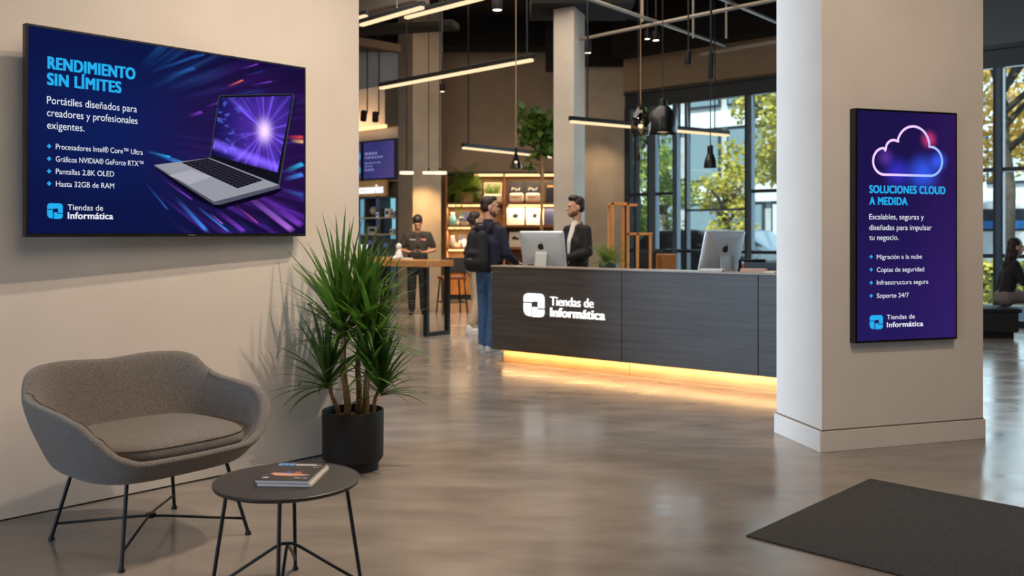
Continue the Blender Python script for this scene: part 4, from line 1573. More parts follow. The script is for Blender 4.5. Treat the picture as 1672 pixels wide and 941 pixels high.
cutp = [T0, tpx(1067), tpx(1105), tpx(1123), tpx(1226), tpx(1440), tpx(1632), 7.6, 10.3, T1]
for a, b in zip(cutp, cutp[1:]):
    fbox(MB(), a, b, -0.006, 0.006, 0.1, GTOP).build('pane', M_GLASS, wn)
# wall above the glass
w1 = MB(); fbox(w1, T0, tpx(1400), -0.10, 0.10, 4.16, 4.84)
struct(w1.build('wall_facade', M_TAUPE), 'taupe plaster band above the glass facade behind the counter', 'wall')
w2 = MB(); fbox(w2, tpx(1400), T1, -0.10, 0.10, 4.20, CEIL)
struct(w2.build('wall_soffit', mat('slate_blue_panel', srgb(112, 122, 132), 0.7)), 'slate grey panel above the glass facade by the waiting area', 'wall')
w3 = MB(); fbox(w3, T0, tpx(1400), -0.5, 0.10, 4.84, CEIL)
struct(w3.build('trim_6', M_BLACKPAINT), 'black service band above the taupe facade band', 'beam')

# ------------------------------------------------------------------ display wall at the far end (behind the bar table)
XA = P(652, 300, 20.6); XA.z = 0
DW = Vector((-0.745, 0.667, 0))                        # runs to the far left
rdw = math.atan2(-DW.y, -DW.x)
XB = XA + DW * 4.2


def dwp(px, py, off=0.0):
    n = Vector((DW.y, -DW.x, 0)); n = -n if n.y > 0 else n
    return hit(px, py, XA + n * off, DW)


DWN = Vector((DW.y, -DW.x, 0)); DWN = -DWN if DWN.y > 0 else DWN
dwl = MB().slab((XA.x, XA.y), (XB.x, XB.y), 0.2, 0, CEIL, side=-1 if True else 1)
struct(dwl.build('wall_display', M_TAUPE), 'taupe wall behind the video panels and sign', 'wall')
# local frame of the display wall: X towards the viewer's right, -Y out of the wall
def dwt(h): return (Vector((h.x, h.y, 0)) - XB).dot(-DW)
LDW = 4.2
zt, zb = dwp(650, 226).z, dwp(650, 293).z
vw = thing('video_wall', 'purple video wall of two joined panels over the accessories sign', 'screen', (XB.x, XB.y, 0), rdw)


def vpic(name, c1, c2):
    n = NB(name)
    g = n.smooth(n.add(n.u, n.mul(n.v, -0.4)), 0.0, 1.0)
    c = n.vadd(n.scol(n.sub(1.0, g), c1), n.scol(g, c2))
    return n.finish(c, 1.0)


jx = dwt(dwp(597, 260))
for (x0, x1, nm) in ((jx - 1.75, jx - 0.02, 'a'), (jx + 0.02, LDW - 0.03, 'b')):
    MB().bb(x0, x1, -0.10, -0.02, zb, zt).build('panel_housing', M_BEZEL, vw)
    quad_panel('panel_display', vpic('video_picture_' + nm, (0.035, 0.035, 0.16), (0.075, 0.055, 0.19)), vw, x0 + 0.03, x1 - 0.03, zb + 0.04, zt - 0.04, -0.102)
lt = MB()
xx = jx + 0.10
for k, (w, zz, h) in enumerate(((0.42, 0.64, 0.06), (0.62, 0.55, 0.045), (0.50, 0.42, 0.03), (0.24, 0.34, 0.03), (0.30, 0.24, 0.05))):
    z = zb + (zt - zb) * zz
    xk = xx
    rr = random.Random(k)
    while xk < xx + w:
        ww = rr.uniform(0.04, 0.12)
        lt.poly([(xk, -0.104, z), (xk + ww, -0.104, z), (xk + ww, -0.104, z + h), (xk, -0.104, z + h)])
        xk += ww + 0.03
lt.build('caption_lines', emit('video_caption', (0.22, 0.22, 0.42), 1.0), vw)
lt = MB()
for z in (0.62, 0.28):
    cz = zb + (zt - zb) * z
    lt.poly([(jx - 0.16 + 0.11 * math.cos(2 * PI * k / 16), -0.104, cz + 0.11 * math.sin(2 * PI * k / 16)) for k in range(16)])
lt.build('video_symbol', emit('video_cyan', (0.04, 0.36, 0.66), 1.0), vw)
# fascia with lettering
zf0, zf1 = dwp(650, 321).z, dwp(650, 294.5).z
fs = thing('sign_fascia', 'wooden fascia with glowing white lettering above the product cabinet', 'sign', (XB.x, XB.y, 0), rdw)
MB().bb(0.6, LDW - 0.02, -0.36, -0.30, zf0, zf1).build('fascia_board', M_OAK, fs)
MB().bb(0.6, LDW - 0.02, -0.30, 0.0, zf1 - 0.03, zf1).build('fascia_top', M_OAK, fs)
tb_ = MB()
hR = dwp(625.5, 308, 0.37)
xr = dwt(hR)
hL = dwp(586, 312, 0.37)
capz = 0.20
wfull = (xr - dwt(hL)) * 1.16
put_text(tb_, 'Accesorios', Vector((0, -0.372, 0)), Vector((1, 0, 0)), UP, Vector((0, -1, 0)), xr - wfull, hR.z - 0.09, wfull, capz * 0.95, 0.06, 1.05, 0.01)
tb_.build('sign_letters', emit('sign_white_light', (0.95, 0.97, 1.0), 1.1), fs)
# product cabinet
zc1 = zf0 - 0.01
cab = thing('product_cabinet', 'open product cabinet with lit blue compartments under the accessories sign', 'cabinet', (XB.x, XB.y, 0), rdw)
zs1, zs2, zs3 = dwp(640, 355).z, dwp(640, 382).z, 0.86
CXs = [dwt(dwp(px, 350, 0.3)) for px in (560, 572, 597.5, 621.5, 649)]
M_CABFRAME = mat('cabinet_frame', srgb(66, 62, 60), 0.5)
for x in CXs:
    MB().bb(x - 0.03, x + 0.03, -0.33, 0.0, 0, zc1).build('upright', M_CABFRAME, cab)
for z in (0.25, zs3, zs2, zs1):
    MB().bb(CXs[0], CXs[-1], -0.335, -0.002, z - 0.03, z).build('shelf', mat('cabinet_shelf', srgb(188, 150, 112), 0.5), cab)
MB().bb(CXs[0], CXs[-1], -0.33, -0.002, zc1 - 0.03, zc1).build('cabinet_top', M_CABFRAME, cab)
M_BLUEPOSTER = emit('backlit_blue', (0.14, 0.34, 0.48), 1.0)
M_BLUEPOSTER2 = emit('backlit_cyan', (0.24, 0.56, 0.68), 1.0)
M_BLUEDARK = emit('backlit_navy', (0.035, 0.055, 0.10), 1.0)
rows = [(0.28, zs3 - 0.03), (zs3, zs2 - 0.03), (zs2, zs1 - 0.03), (zs1, zc1 - 0.03)]
for i, (a, b) in enumerate(zip(CXs, CXs[1:])):
    for j, (z0, z1) in enumerate(rows):
        m = [[M_BLUEDARK, M_BLUEPOSTER, M_BLUEPOSTER, M_BLUEPOSTER], [M_BLUEDARK, M_BLUEDARK, M_BLUEPOSTER, M_BLUEPOSTER], [M_BLUEDARK, M_BLUEDARK, M_BLUEDARK, M_BLUEDARK], [M_BLUEDARK, M_BLUEPOSTER, M_BLUEPOSTER2, M_BLUEPOSTER2]][i][j]
        MB().bb(a + 0.03, b - 0.03, -0.03, -0.004, z0, z1).build('backlit_panel', m, cab)
# products in the cabinet
def cabspot(px, z, off=0.2):
    h = dwp(px, 370, off)
    return Vector((h.x, h.y, z))


q = cabspot(611, zs1)
gl = thing('globe', 'small yellow globe on the upper shelf of the product cabinet', 'globe', (q.x, q.y, q.z + 0.002))
MB().lathe([(0.01, 0), (0.07, 0.0), (0.07, 0.01), (0.012, 0.02), (0.012, 0.05), (0.005, 0.05)], 18).build('base', M_DARKPLASTIC, gl, smooth=True, auto=40)
MB().ball((0, 0, 0.15), 0.10, 18, 12).build('ball', mat('yellow_globe', srgb(222, 172, 84), 0.5, noise=0.4, nscale=9, col2=srgb(120, 140, 150)), gl, smooth=True)


def boxed(px, z, off, w, d, h, rot, label, m, grp, name='product_box', band=None):
    q = cabspot(px, z, off)
    t = thing(name, label, 'box', (q.x, q.y, q.z + 0.001), rdw + rot, grp)
    MB().bb(-w / 2, w / 2, -d / 2, d / 2, 0, h).build('carton', m, t, bevel=0.003)
    b = MB(); b.poly([(-w * 0.3, -d / 2 - 0.001, h * 0.3), (w * 0.3, -d / 2 - 0.001, h * 0.3), (w * 0.3, -d / 2 - 0.001, h * 0.75), (-w * 0.3, -d / 2 - 0.001, h * 0.75)])
    b.build('box_picture', band or M_DARKPLASTIC, t)
    return t


boxed(619, zs1, 0.2, 0.09, 0.12, 0.11, 0.1, 'small white box beside the yellow globe in the cabinet', M_WHITE, None)
boxed(635, zs1, 0.2, 0.17, 0.10, 0.19, -0.1, 'pale box standing before the cyan compartment on the upper cabinet shelf', M_CREAM, None)
boxed(643, zs1, 0.2, 0.10, 0.10, 0.13, 0.1, 'small salmon box at the column end of the upper cabinet shelf', mat('salmon_box', srgb(196, 150, 130), 0.6), None)
boxed(612, zs2, 0.2, 0.30, 0.16, 0.16, 0.05, 'wide rose grey box on the middle cabinet shelf', mat('rose_box', srgb(170, 140, 130), 0.6), None)
boxed(634, zs2, 0.2, 0.14, 0.10, 0.34, 0.1, 'tall dark speaker box before the cyan compartment', M_DARKPLASTIC, None)
boxed(642, zs2, 0.2, 0.10, 0.10, 0.11, 0.0, 'small cream box beside the tall dark speaker box', M_CREAM, None)
# bulkhead and cove light
zcv = dwp(650, 207, 0.45).z
bk = MB().bb(0, LDW, -0.42, 0.0, zcv + 0.10, zcv + 0.95)
o = bk.build('trim_7', M_TAUPE); o.location = (XB.x, XB.y, 0); o.rotation_euler = (0, 0, rdw)
struct(o, 'taupe bulkhead with a cove above the video wall', 'bulkhead')
b = MB().bb(0, LDW, -0.44, -0.36, zcv + 0.02, zcv + 0.09)
o = b.build('cove_light', M_WARMGLOW); o.location = (XB.x, XB.y, 0); o.rotation_euler = (0, 0, rdw)
tag(o, 'warm glowing cove strip under the bulkhead above the video wall', 'light')
# ------------------------------------------------------------------ back shelving
SHX0, SHX1, SHY0, SHY1 = -1.40, 1.62, 19.28, 19.69
M_SHELF = mat('dark_oak_shelf', srgb(150, 98, 52), 0.5, noise=0.2, nscale=5, stretch=(1, 8, 8))
M_SHELFBACK = mat('shelf_back_brown', srgb(122, 92, 62), 0.75, noise=0.1, nscale=3)
def sz(py): return CAMZ - (py - HY) / FPX * SHY0
def sx(px): return (px - CX) / FPX * SHY0
ZTOP, ZS = sz(284), [sz(331), sz(368), sz(404)]
ZB = sz(441)
un = thing('shelving_unit', 'wide amber lit wooden shelving unit along the back wall', 'shelves', (0, 0, 0))
MB().bb(SHX0, SHX1, SHY1 - 0.02, SHY1, 0.08, ZTOP).build('back_panel', M_SHELFBACK, un)
XM = sx(823)
for x in (SHX0 + 0.02, XM, SHX1 - 0.02):
    MB().bb(x - 0.02, x + 0.02, SHY0, SHY1 - 0.02, 0.08, ZTOP).build('upright', M_OAK, un)
MB().bb(SHX0, SHX1, SHY0, SHY1, ZTOP, ZTOP + 0.04).build('top_board', M_DARKPLASTIC, un)
for z in ZS:
    for a, b in ((SHX0 + 0.04, XM - 0.02), (XM + 0.02, SHX1 - 0.04)):
        MB().bb(a, b, SHY0, SHY1 - 0.02, z - 0.04, z).build('shelf', M_SHELF, un)
MB().bb(SHX0, SHX1, SHY0 - 0.10, SHY1 - 0.02, ZB - 0.05, ZB).build('counter_board', M_OAK, un)
for k in range(5):
    a = lerp(SHX0, SHX1, k / 5); b = lerp(SHX0, SHX1, (k + 1) / 5)
    d = MB().bb(a + 0.006, b - 0.006, SHY0 - 0.06, SHY0 - 0.03, 0.10, ZB - 0.06).build('door', M_AMBER, un, bevel=0.003)
    MB().bb(b - 0.07, b - 0.055, SHY0 - 0.075, SHY0 - 0.06, 0.40, 0.52).build('handle', M_BLACKMETAL, d)
MB().bb(SHX0, SHX1, SHY0 + 0.02, SHY1 - 0.02, 0.0, 0.10).build('plinth', M_DARKPLASTIC, un)
strips = [(sx(775), sx(905), ZTOP, 0.05), (sx(732), sx(790), ZS[0] - 0.04, 0.045), (XM + 0.1, SHX1 - 0.08, ZS[0] - 0.04, 0.045), (sx(732), sx(768), ZS[1] - 0.04, 0.04), (sx(732), sx(768), ZS[2] - 0.04, 0.04)]
for a, b, z, h in strips:
    MB().bb(a, b, SHY0 + 0.02, SHY0 + 0.06, z - h, z).build('light_strip', M_WARMGLOW, un)


def shelf_item(px, z, y=0.18):
    return Vector(((px - CX) / FPX * (SHY0 + y), SHY0 + y, z + 0.001))


def shelf_box(px, z, w, d, h, rot, label, m, pic=None, tilt=0.0, grp=None, y=0.18, name='product_box', picm=None):
    q = shelf_item(px, z, y)
    t = thing(name, label, 'box', q, rot, grp)
    R = Matrix.Rotation(tilt, 4, 'X')
    b = MB().bb(-w / 2, w / 2, -d / 2, d / 2, 0.004, h); b.xform(R)
    b.build('carton', m, t, bevel=0.004)
    if pic:
        b = MB()
        b.poly([(x * w, -d / 2 - 0.0015, z_ * h) for x, z_ in pic]); b.xform(R)
        b.build('box_picture', picm or M_DARKPLASTIC, t)
    return t


BLOB = [(-0.16, 0.42), (-0.05, 0.36), (0.12, 0.37), (0.15, 0.47), (0.24, 0.58), (0.10, 0.55), (0.02, 0.62), (-0.06, 0.60), (-0.10, 0.54), (-0.18, 0.52)]
M_BOXWHITE = mat('white_carton', srgb(232, 224, 210), 0.6)
M_NAVYBOX = mat('navy_carton', srgb(38, 46, 78), 0.5)
BARP = [(-0.3, 0.72), (0.3, 0.72), (0.3, 0.80), (-0.3, 0.80)]
# white cartons on the right bay
shelf_box(841.5, ZS[1], 0.375, 0.09, 0.42, 0.0, 'white carton with a dark drone picture beside the divider on the middle shelf', M_BOXWHITE, BLOB, 0, 'white product cartons on the shelves')
shelf_box(873, ZS[1], 0.375, 0.09, 0.42, 0.06, 'white carton with a small dark picture standing second along the middle shelf', M_BOXWHITE, [(x * 0.8, z) for x, z in BLOB], -0.05, 'white product cartons on the shelves')
shelf_box(897, ZS[1], 0.20, 0.09, 0.36, 0.0, 'narrow navy carton next to the tree trunk on the middle shelf', M_NAVYBOX, BARP)
shelf_box(842, ZS[2], 0.27, 0.09, 0.32, 0.0, 'white carton with a dark shoe picture on the lower shelf', M_BOXWHITE, [(-0.3, 0.5), (0.2, 0.48), (0.32, 0.58), (0.05, 0.66), (-0.1, 0.75), (-0.3, 0.62)], 0, 'white product cartons on the shelves')
shelf_box(870, ZS[2], 0.27, 0.09, 0.30, 0.0, 'pale carton behind the silver computer on the lower shelf', M_CREAM, BARP)
# black header panels with pale script
for px, lab in ((843, 'black display panel with pale script behind the first cream loaf shaped box'), (871, 'black display panel with pale script behind the second cream loaf shaped box')):
    q = shelf_item(px, ZS[0], 0.33)
    t = thing('display_panel', lab, 'panel', q, 0, 'black display panels on the top shelf')
    MB().bb(-0.178, 0.178, -0.012, 0.012, 0, 0.47).build('board', M_DARKPLASTIC, t)
    b = MB()
    b.tube([(-0.10 + 0.025 * k, -0.014, 0.29 + (0.028 if k % 2 else -0.012) + 0.02 * math.sin(k)) for k in range(8)], 0.010, 5)
    b.build('pale_script', M_WHITE, t)
for px, lab in ((843.5, 'cream loaf shaped box on the top shelf nearest the divider'), (870, 'cream loaf shaped box on the top shelf nearest the tree')):
    q = shelf_item(px, ZS[0], 0.15)
    t = thing('speaker_box', lab, 'box', q, 0, 'cream loaf shaped boxes on the top shelf')
    b = MB(); b.box((0, 0, 0.105), (0.31, 0.18, 0.20)); b.build('body', M_CREAM, t, bevel=0.05, segs=4)
    b = MB(); b.bb(-0.10, 0.05, -0.0925, -0.0905, 0.10, 0.13); b.build('front_label', M_OAK, t)
shelf_box(899, ZS[0], 0.22, 0.10, 0.46, 0.0, 'tall dark grey carton behind the tree trunk on the top shelf', M_DARKPLASTIC, BARP, picm=M_OAK)
q = shelf_item(805, ZS[0], 0.16)
t = thing('planter_box', 'low cream planter with soft green sprigs on the top shelf', 'planter', q, 0)
b = MB(); b.box((0, 0, 0.09), (0.40, 0.18, 0.18)); b.build('box', M_CREAM, t, bevel=0.04, segs=3)
b = MB()
rr = random.Random(4)
for k in range(40):
    x, y = rr.uniform(-0.15, 0.11), rr.uniform(-0.05, 0.05)
    h = rr.uniform(0.08, 0.22); dx = rr.uniform(-0.08, 0.08)
    b.poly([(x - 0.012, y, 0.175), (x + 0.012, y, 0.175), (x + dx + 0.012, y, 0.175 + h), (x + dx, y, 0.185 + h)])
b.build('sprigs', M_GREEN2, t)
q = shelf_item(805, ZS[0], 0.34)
t = thing('framed_print', 'pale grey green framed print behind the cream planter', 'picture', q, 0)
MB().bb(-0.19, 0.19, -0.01, 0.01, 0, 0.44).build('frame', M_CREAM, t)
b = MB(); b.poly([(-0.17, -0.0115, 0.02), (0.17, -0.0115, 0.02), (0.17, -0.0115, 0.42), (-0.17, -0.0115, 0.42)]); b.build('print', mat('sage_print', srgb(150, 158, 136), 0.8), t)
# left bay
shelf_box(761, ZS[1], 0.27, 0.08, 0.28, 0.0, 'navy carton with a violet picture on the middle shelf', M_NAVYBOX, BLOB, picm=mat('violet_ink', srgb(96, 90, 170), 0.5), y=0.28)
shelf_box(753.5, ZS[1], 0.14, 0.08, 0.22, 0.1, 'small navy carton in front of the violet picture carton', M_NAVYBOX, BARP, picm=M_WHITE, y=0.17)
q = shelf_item(758, ZS[1], 0.035)
t = thing('mug', 'wide cream mug before the navy cartons on the middle shelf', 'mug', q)
MB().lathe([(0.01, 0), (0.06, 0.0), (0.075, 0.02), (0.08, 0.085), (0.074, 0.085), (0.068, 0.02), (0.01, 0.012)], 20).build('cup', M_CREAM, t, smooth=True, auto=40)
b = MB(); b.tube([(0.075 + 0.03 * math.sin(PI * k / 8), 0, 0.02 + 0.055 * k / 8) for k in range(9)], 0.008, 6); b.build('handle', M_CREAM, t, smooth=True)


def jar(px, z, r, h, m, label, y=0.15, grp=None):
    q = shelf_item(px, z, y)
    t = thing('bottle', label, 'bottle', q, 0, grp)
    MB().lathe([(0.005, 0), (r, 0.0), (r, h * 0.62), (r * 0.55, h * 0.80), (r * 0.5, h * 0.88), (0.005, h * 0.88)], 18).build('body', m, t, smooth=True, auto=40)
    MB().lathe([(0.005, h * 0.88), (r * 0.62, h * 0.88), (r * 0.62, h), (0.005, h)], 14).build('cap', M_WHITE, t, smooth=True, auto=40)
    return t


M_TEAL = mat('teal_plastic', srgb(84, 140, 150), 0.35)
jar(739, ZS[1], 0.075, 0.27, M_TEAL, 'tall teal bottle on the middle shelf under the hanging fern')
jar(747.5, ZS[1], 0.030, 0.13, M_WHITE, 'short white bottle beside the tall teal bottle', y=0.06)
jar(739, ZS[2], 0.06, 0.24, mat('grey_plastic', srgb(120, 116, 120), 0.5), 'grey bottle with a white cap on the lower shelf')
jar(745, ZS[2], 0.035, 0.11, M_CREAM, 'short cream bottle next to the grey bottle on the lower shelf', y=0.06)
jar(750.5, ZS[2], 0.03, 0.14, mat('rose_plastic', srgb(206, 160, 140), 0.5), 'rose pink bottle on the lower shelf before the dark carton')
shelf_box(755, ZS[2], 0.16, 0.08, 0.25, 0.0, 'dark blue grey carton at the back of the lower shelf', mat('slate_carton', srgb(64, 68, 88), 0.5), BLOB, picm=M_WHITE, y=0.28)
jar(759, ZS[2], 0.05, 0.18, M_WHITE, 'white bottle beside the rose pink bottle on the lower shelf', y=0.10)
for px, r, h, lab, m in ((735, 0.05, 0.10, 'tan bottle on the shelving counter nearest the column', M_OAK), (744, 0.06, 0.15, 'round tan bottle second along the shelving counter', mat('tan_jar', srgb(176, 130, 90), 0.6)), (753.5, 0.04, 0.17, 'slim cream bottle on the shelving counter behind the stool', M_CREAM), (761, 0.05, 0.17, 'slim cream bottle on the shelving counter beside the woman', M_CREAM)):
    jar(px, ZB, r, h, m, lab, y=0.10)
# hanging fern on the top shelf
q = shelf_item(766, ZS[0], 0.15)
FQ = Vector((q.x - 0.05, SHY0 + 0.04, ZS[0] + 0.001))


def fern_clamp(v):
    w = v + FQ
    w.x = min(max(w.x, SHX0 + 0.07), sx(786))
    w.y = min(w.y, SHY1 - 0.05)
    if w.y > SHY0 - 0.015:
        w.z = min(max(w.z, ZS[0] + 0.02), ZTOP - 0.08)
        if w.z < ZS[0] + 0.20:
            pass
    return w - FQ


M_PINKPOT = mat('terracotta_pink_pot', srgb(206, 150, 124), 0.7)
fern('hanging_fern', 'large lush fern spilling from a pink pot on the top shelf', tuple(FQ), 1, 120, 0.78, 1, potr=0.15, poth=0.22, potmat=M_PINKPOT, seed=9, leafmat=M_GREEN2, lw=0.035, droop=1.9, clamp=fern_clamp)
b = MB()
rr = random.Random(21)
q = shelf_item(748, ZS[0], 0.0)
for s in range(4):
    x0 = q.x + rr.uniform(-0.09, 0.12); y0 = SHY0 - 0.06 - rr.uniform(0.02, 0.1)
    ln = rr.uniform(0.45, 1.0)
    pts = [Vector((x0 + 0.03 * math.sin(4 * t + s), y0, ZS[0] + 0.10 - ln * t)) for t in [i / 10 for i in range(11)]]
    b.tube(pts, 0.004, 4)
    for p in pts:
        for k in range(2):
            dx, dz = rr.uniform(-0.05, 0.05), rr.uniform(-0.06, 0.01)
            b.poly([p, p + Vector((dx * 0.5 - 0.012, -0.01, dz * 0.5)), p + Vector((dx, -0.015, dz)), p + Vector((dx * 0.5 + 0.012, -0.01, dz * 0.5 - 0.02))])
vine_mesh = b
for o in COL.objects:
    if o.name == 'hanging_fern':
        vine_mesh.xform(Matrix.Translation(-Vector(o.location)))
        vine_mesh.build('trailing_vines', M_GREEN2, o)
        break

# ------------------------------------------------------------------ small tree beside the pale column
def leaf_cloud(mb, centre, rad, n, size, rr, clampx=None, flatten=1.0):
    for k in range(n):
        while True:
            d = Vector((rr.uniform(-1, 1), rr.uniform(-1, 1), rr.uniform(-1, 1)))
            if 0.2 < d.length < 1:
                break
        p = Vector(centre) + Vector((d.x * rad[0], d.y * rad[1], d.z * rad[2]))
        if clampx is not None and p.x > clampx:
            continue
        a = Vector((rr.gauss(0, 1), rr.gauss(0, 1), rr.gauss(0, 0.7) - 0.3)).normalized()
        b = a.orthogonal().normalized()
        b.rotate(Quaternion(a, rr.uniform(0, 6.28)))
        s = size * rr.uniform(0.6, 1.25)
        i = mb.addv([p, p + a * s * 0.5 + b * s * 0.30, p + a * s, p + a * s * 0.5 - b * s * 0.30])
        mb.face(i, i + 1, i + 2, i + 3)
    return mb


TX, TY = 0.51, 15.68
tr = thing('indoor_tree', 'slender indoor tree with a leafy crown beside the pale column', 'tree', (TX, TY, 0))
MB().lathe([(0.01, 0), (0.19, 0), (0.21, 0.02), (0.24, 0.42), (0.225, 0.42), (0.21, 0.36), (0.01, 0.35)], 32).build('pot', M_POT, tr, smooth=True, auto=40)
MB().lathe([(0.21, 0.36), (0.1, 0.375), (0.005, 0.38)], 20).build('soil', M_SOIL, tr, smooth=True)
b = MB()
b.tube([(0, 0, 0.36), (0.02, 0, 0.9), (-0.01, 0, 1.6), (0.015, 0, 2.4), (-0.01, 0, 3.05)], [0.032, 0.028, 0.026, 0.024, 0.018], 10)
for (x, z0, z1) in ((0.10, 2.5, 3.05), (-0.14, 2.6, 3.2), (0.02, 2.8, 3.4), (-0.22, 2.35, 2.75)):
    b.tube([(0, 0, z0), (x * 0.6, 0.03, (z0 + z1) / 2), (x, 0.0, z1)], [0.014, 0.011, 0.006], 6)
b.build('trunk', mat('tan_trunk', srgb(176, 136, 88), 0.7, noise=0.2, nscale=12, bump=0.2), tr, smooth=True)
b = MB(); rr = random.Random(33)
for c, r, n in (((-0.10, 0, 3.36), (0.32, 0.25, 0.20), 140), ((0.08, 0, 3.14), (0.24, 0.22, 0.26), 130), ((-0.24, 0, 3.05), (0.16, 0.2, 0.14), 60), ((0.02, 0, 2.84), (0.18, 0.2, 0.14), 60), ((-0.20, 0.0, 2.62), (0.06, 0.1, 0.16), 14)):
    leaf_cloud(b, c, r, n, 0.17, rr)
b.build('crown', M_GREEN, tr)

# ------------------------------------------------------------------ hanging lights
def linear_pendant(p, q, label, cables=(0.08, 0.92), glow=None, ctop=CEIL, joint=True):
    p, q = Vector(p), Vector(q)
    d = q - p
    L_ = d.length
    t = thing('linear_pendant', label, 'lamp', p, math.atan2(d.y, d.x), 'slim black linear pendant lamps')
    MB().bb(0, L_, -0.03, 0.03, 0.012, 0.075).build('housing', M_BLACKMETAL, t, bevel=0.004)
    n = 2 if joint else 1
    for k in range(n):
        MB().bb(0.02 + (L_ - 0.04) * k / n + 0.008, 0.02 + (L_ - 0.04) * (k + 1) / n - 0.008, -0.032, 0.032, -0.022, 0.012).build('diffuser', glow or M_WARMGLOW2, t)
    for c in cables:
        MB().tube([(L_ * c, 0, 0.075), (L_ * c, 0, ctop - p.z)], 0.011, 6).build('suspension_rod', M_BLACKMETAL, t)
    return t


def at_z(px, py, z):
    """point seen at a pixel at the given height"""
    Y = (z - CAMZ) * FPX / (HY - py)
    return Vector(((px - CX) / FPX * Y, Y, z))


linear_pendant(at_z(620, 144, 3.6), at_z(871, 97, 3.6), 'long slim black linear lamp hanging alone before the back wall', (0.45, 0.965))
linear_pendant(at_z(755, 241, 2.85), at_z(925, 259, 2.85), 'slim black linear lamp hanging above the shelving behind the tree', (0.05,))
linear_pendant(at_z(930, 198, 3.0), at_z(1190, 221, 3.0), 'slim black linear lamp crossing before the glass facade', (0.10, 0.90))
linear_pendant(at_z(661, 29, 4.35), at_z(790, -4, 4.35), 'slim black linear lamp high under the ceiling above the column', (0.5,), joint=True)
linear_pendant(at_z(588, 41, 4.30), at_z(692, 11, 4.30), 'slim black linear lamp highest up beside the beige wall end', (0.6,))
linear_pendant(at_z(560, 34, 4.6), at_z(600, 25, 4.6), 'short slim black linear lamp cut off by the beige wall end', (0.6,), joint=False)


def disc_pendant(px, py, Y, label, r=0.115):
    c = P(px, py, Y)
    t = thing('disc_pendant', label, 'lamp', c, 0, 'glowing disc pendant lamps over the bar table')
    MB().lathe([(0.01, -0.03), (r, -0.03), (r, 0.012), (0.01, 0.012)], 28).build('diffuser', emit('disc_light', (1.0, 0.80, 0.55), 1.6), t)
    MB().lathe([(r, 0.012), (r * 0.9, 0.025), (0.02, 0.03), (0.018, 0.075), (0.005, 0.08)], 28).build('cap', M_BLACKMETAL, t, smooth=True, auto=40)
    MB().tube([(0, 0, 0.07), (0, 0, CEIL - c.z)], 0.008, 6).build('cable', M_BLACKMETAL, t)


disc_pendant(664, 281.5, 15.0, 'glowing disc pendant lamp hanging before the column nearest the sign')
disc_pendant(718, 281.5, 15.0, 'glowing disc pendant lamp hanging nearest the shelving')
disc_pendant(700, 281.5, 17.0, 'glowing disc pendant lamp half hidden between the other two')

M_SMOKE = glassmat('smoked_glass', (0.30, 0.26, 0.22), 0.08)
M_DARKSHADE = mat('black_enamel', srgb(20, 20, 22), 0.3)


def bell_pendant(px, py_top, py_bot, Y, rb, label, glassy=False, cable=None, kind='bell'):
    top = P(px, py_top, Y).z
    c = P(px, py_bot, Y)
    h = top - c.z
    t = thing('bell_pendant', label, 'lamp', c, 0)
    if kind == 'bell':
        prof = [(rb * 0.985, 0.0), (rb, 0.004), (rb * 0.92, h * 0.22), (rb * 0.74, h * 0.42), (rb * 0.50, h * 0.58), (rb * 0.46, h * 0.64), (rb * 0.46, h * 0.92), (rb * 0.25, h * 0.97), (rb * 0.08, h)]
    elif kind == 'dome':
        prof = [(rb * 0.99, 0.0), (rb, 0.005), (rb * 0.99, h * 0.2), (rb * 0.94, h * 0.4), (rb * 0.82, h * 0.58), (rb * 0.55, h * 0.72), (rb * 0.32, h * 0.78), (rb * 0.28, h * 0.95), (rb * 0.08, h)]
    elif kind == 'cone':
        prof = [(rb * 0.99, 0.0), (rb, 0.004), (rb * 0.30, h * 0.62), (rb * 0.22, h * 0.70), (rb * 0.20, h * 0.95), (rb * 0.07, h)]
    else:
        prof = [(rb * 0.75, 0.0), (rb * 0.80, 0.005), (rb * 0.98, h * 0.22), (rb, h * 0.38), (rb * 0.85, h * 0.58), (rb * 0.55, h * 0.74), (rb * 0.38, h * 0.82), (rb * 0.34, h * 0.97), (rb * 0.08, h)]
    s = MB(); s.lathe(prof, 32, cap0=False)
    s.build('shade', M_SMOKE if glassy else M_DARKSHADE, t, smooth=True, auto=40)
    b = MB(); b.ball((0, 0, h * 0.30), rb * 0.24, 12, 8); bo = b.build('bulb', M_SPOTGLOW, t, smooth=True)
    b = MB(); b.lathe([(rb * 0.1, h * 0.32), (rb * 0.2, h * 0.36), (rb * 0.2, h * 0.75), (rb * 0.05, h * 0.78)], 12); b.build('socket', M_BLACKMETAL, t, smooth=True, auto=40)
    if not glassy:
        b = MB(); b.lathe([(0.003, h * 0.06), (rb * 0.62, h * 0.06), (rb * 0.62, h * 0.065), (0.003, h * 0.065)], 20); b.build('diffuser', emit('bell_light', (1.0, 0.78, 0.48), 1.4), t)
    b = MB(); b.tube([(0, 0, h * 0.98), (0, 0, CEIL - c.z)], 0.006, 6); b.build('cable', cable or M_BLACKMETAL, t)
    return t


M_TANCABLE = mat('tan_cable', srgb(150, 124, 96), 0.7)
bell_pendant(842.5, 240, 275, 10.6, 0.075, 'grey cone pendant lamp hanging above the man with the backpack', True, M_TANCABLE, 'cone')
bell_pendant(1046, 168, 222, 9.6, 0.105, 'smoked glass globe pendant lamp with two bulbs glowing before the window', True, M_TANCABLE, 'globe')
bell_pendant(1160, 236, 274, 9.9, 0.072, 'small black bell pendant lamp above the lone silver computer')
bell_pendant(1082, 160, 218, 12.0, 0.19, 'wide black dome pendant lamp behind the smoked globe lamp', False, None, 'dome')
bell_pendant(1042, 233, 262, 14.5, 0.046, 'thin dark pendant lamp far back near the facade corner', False, None, 'bell')


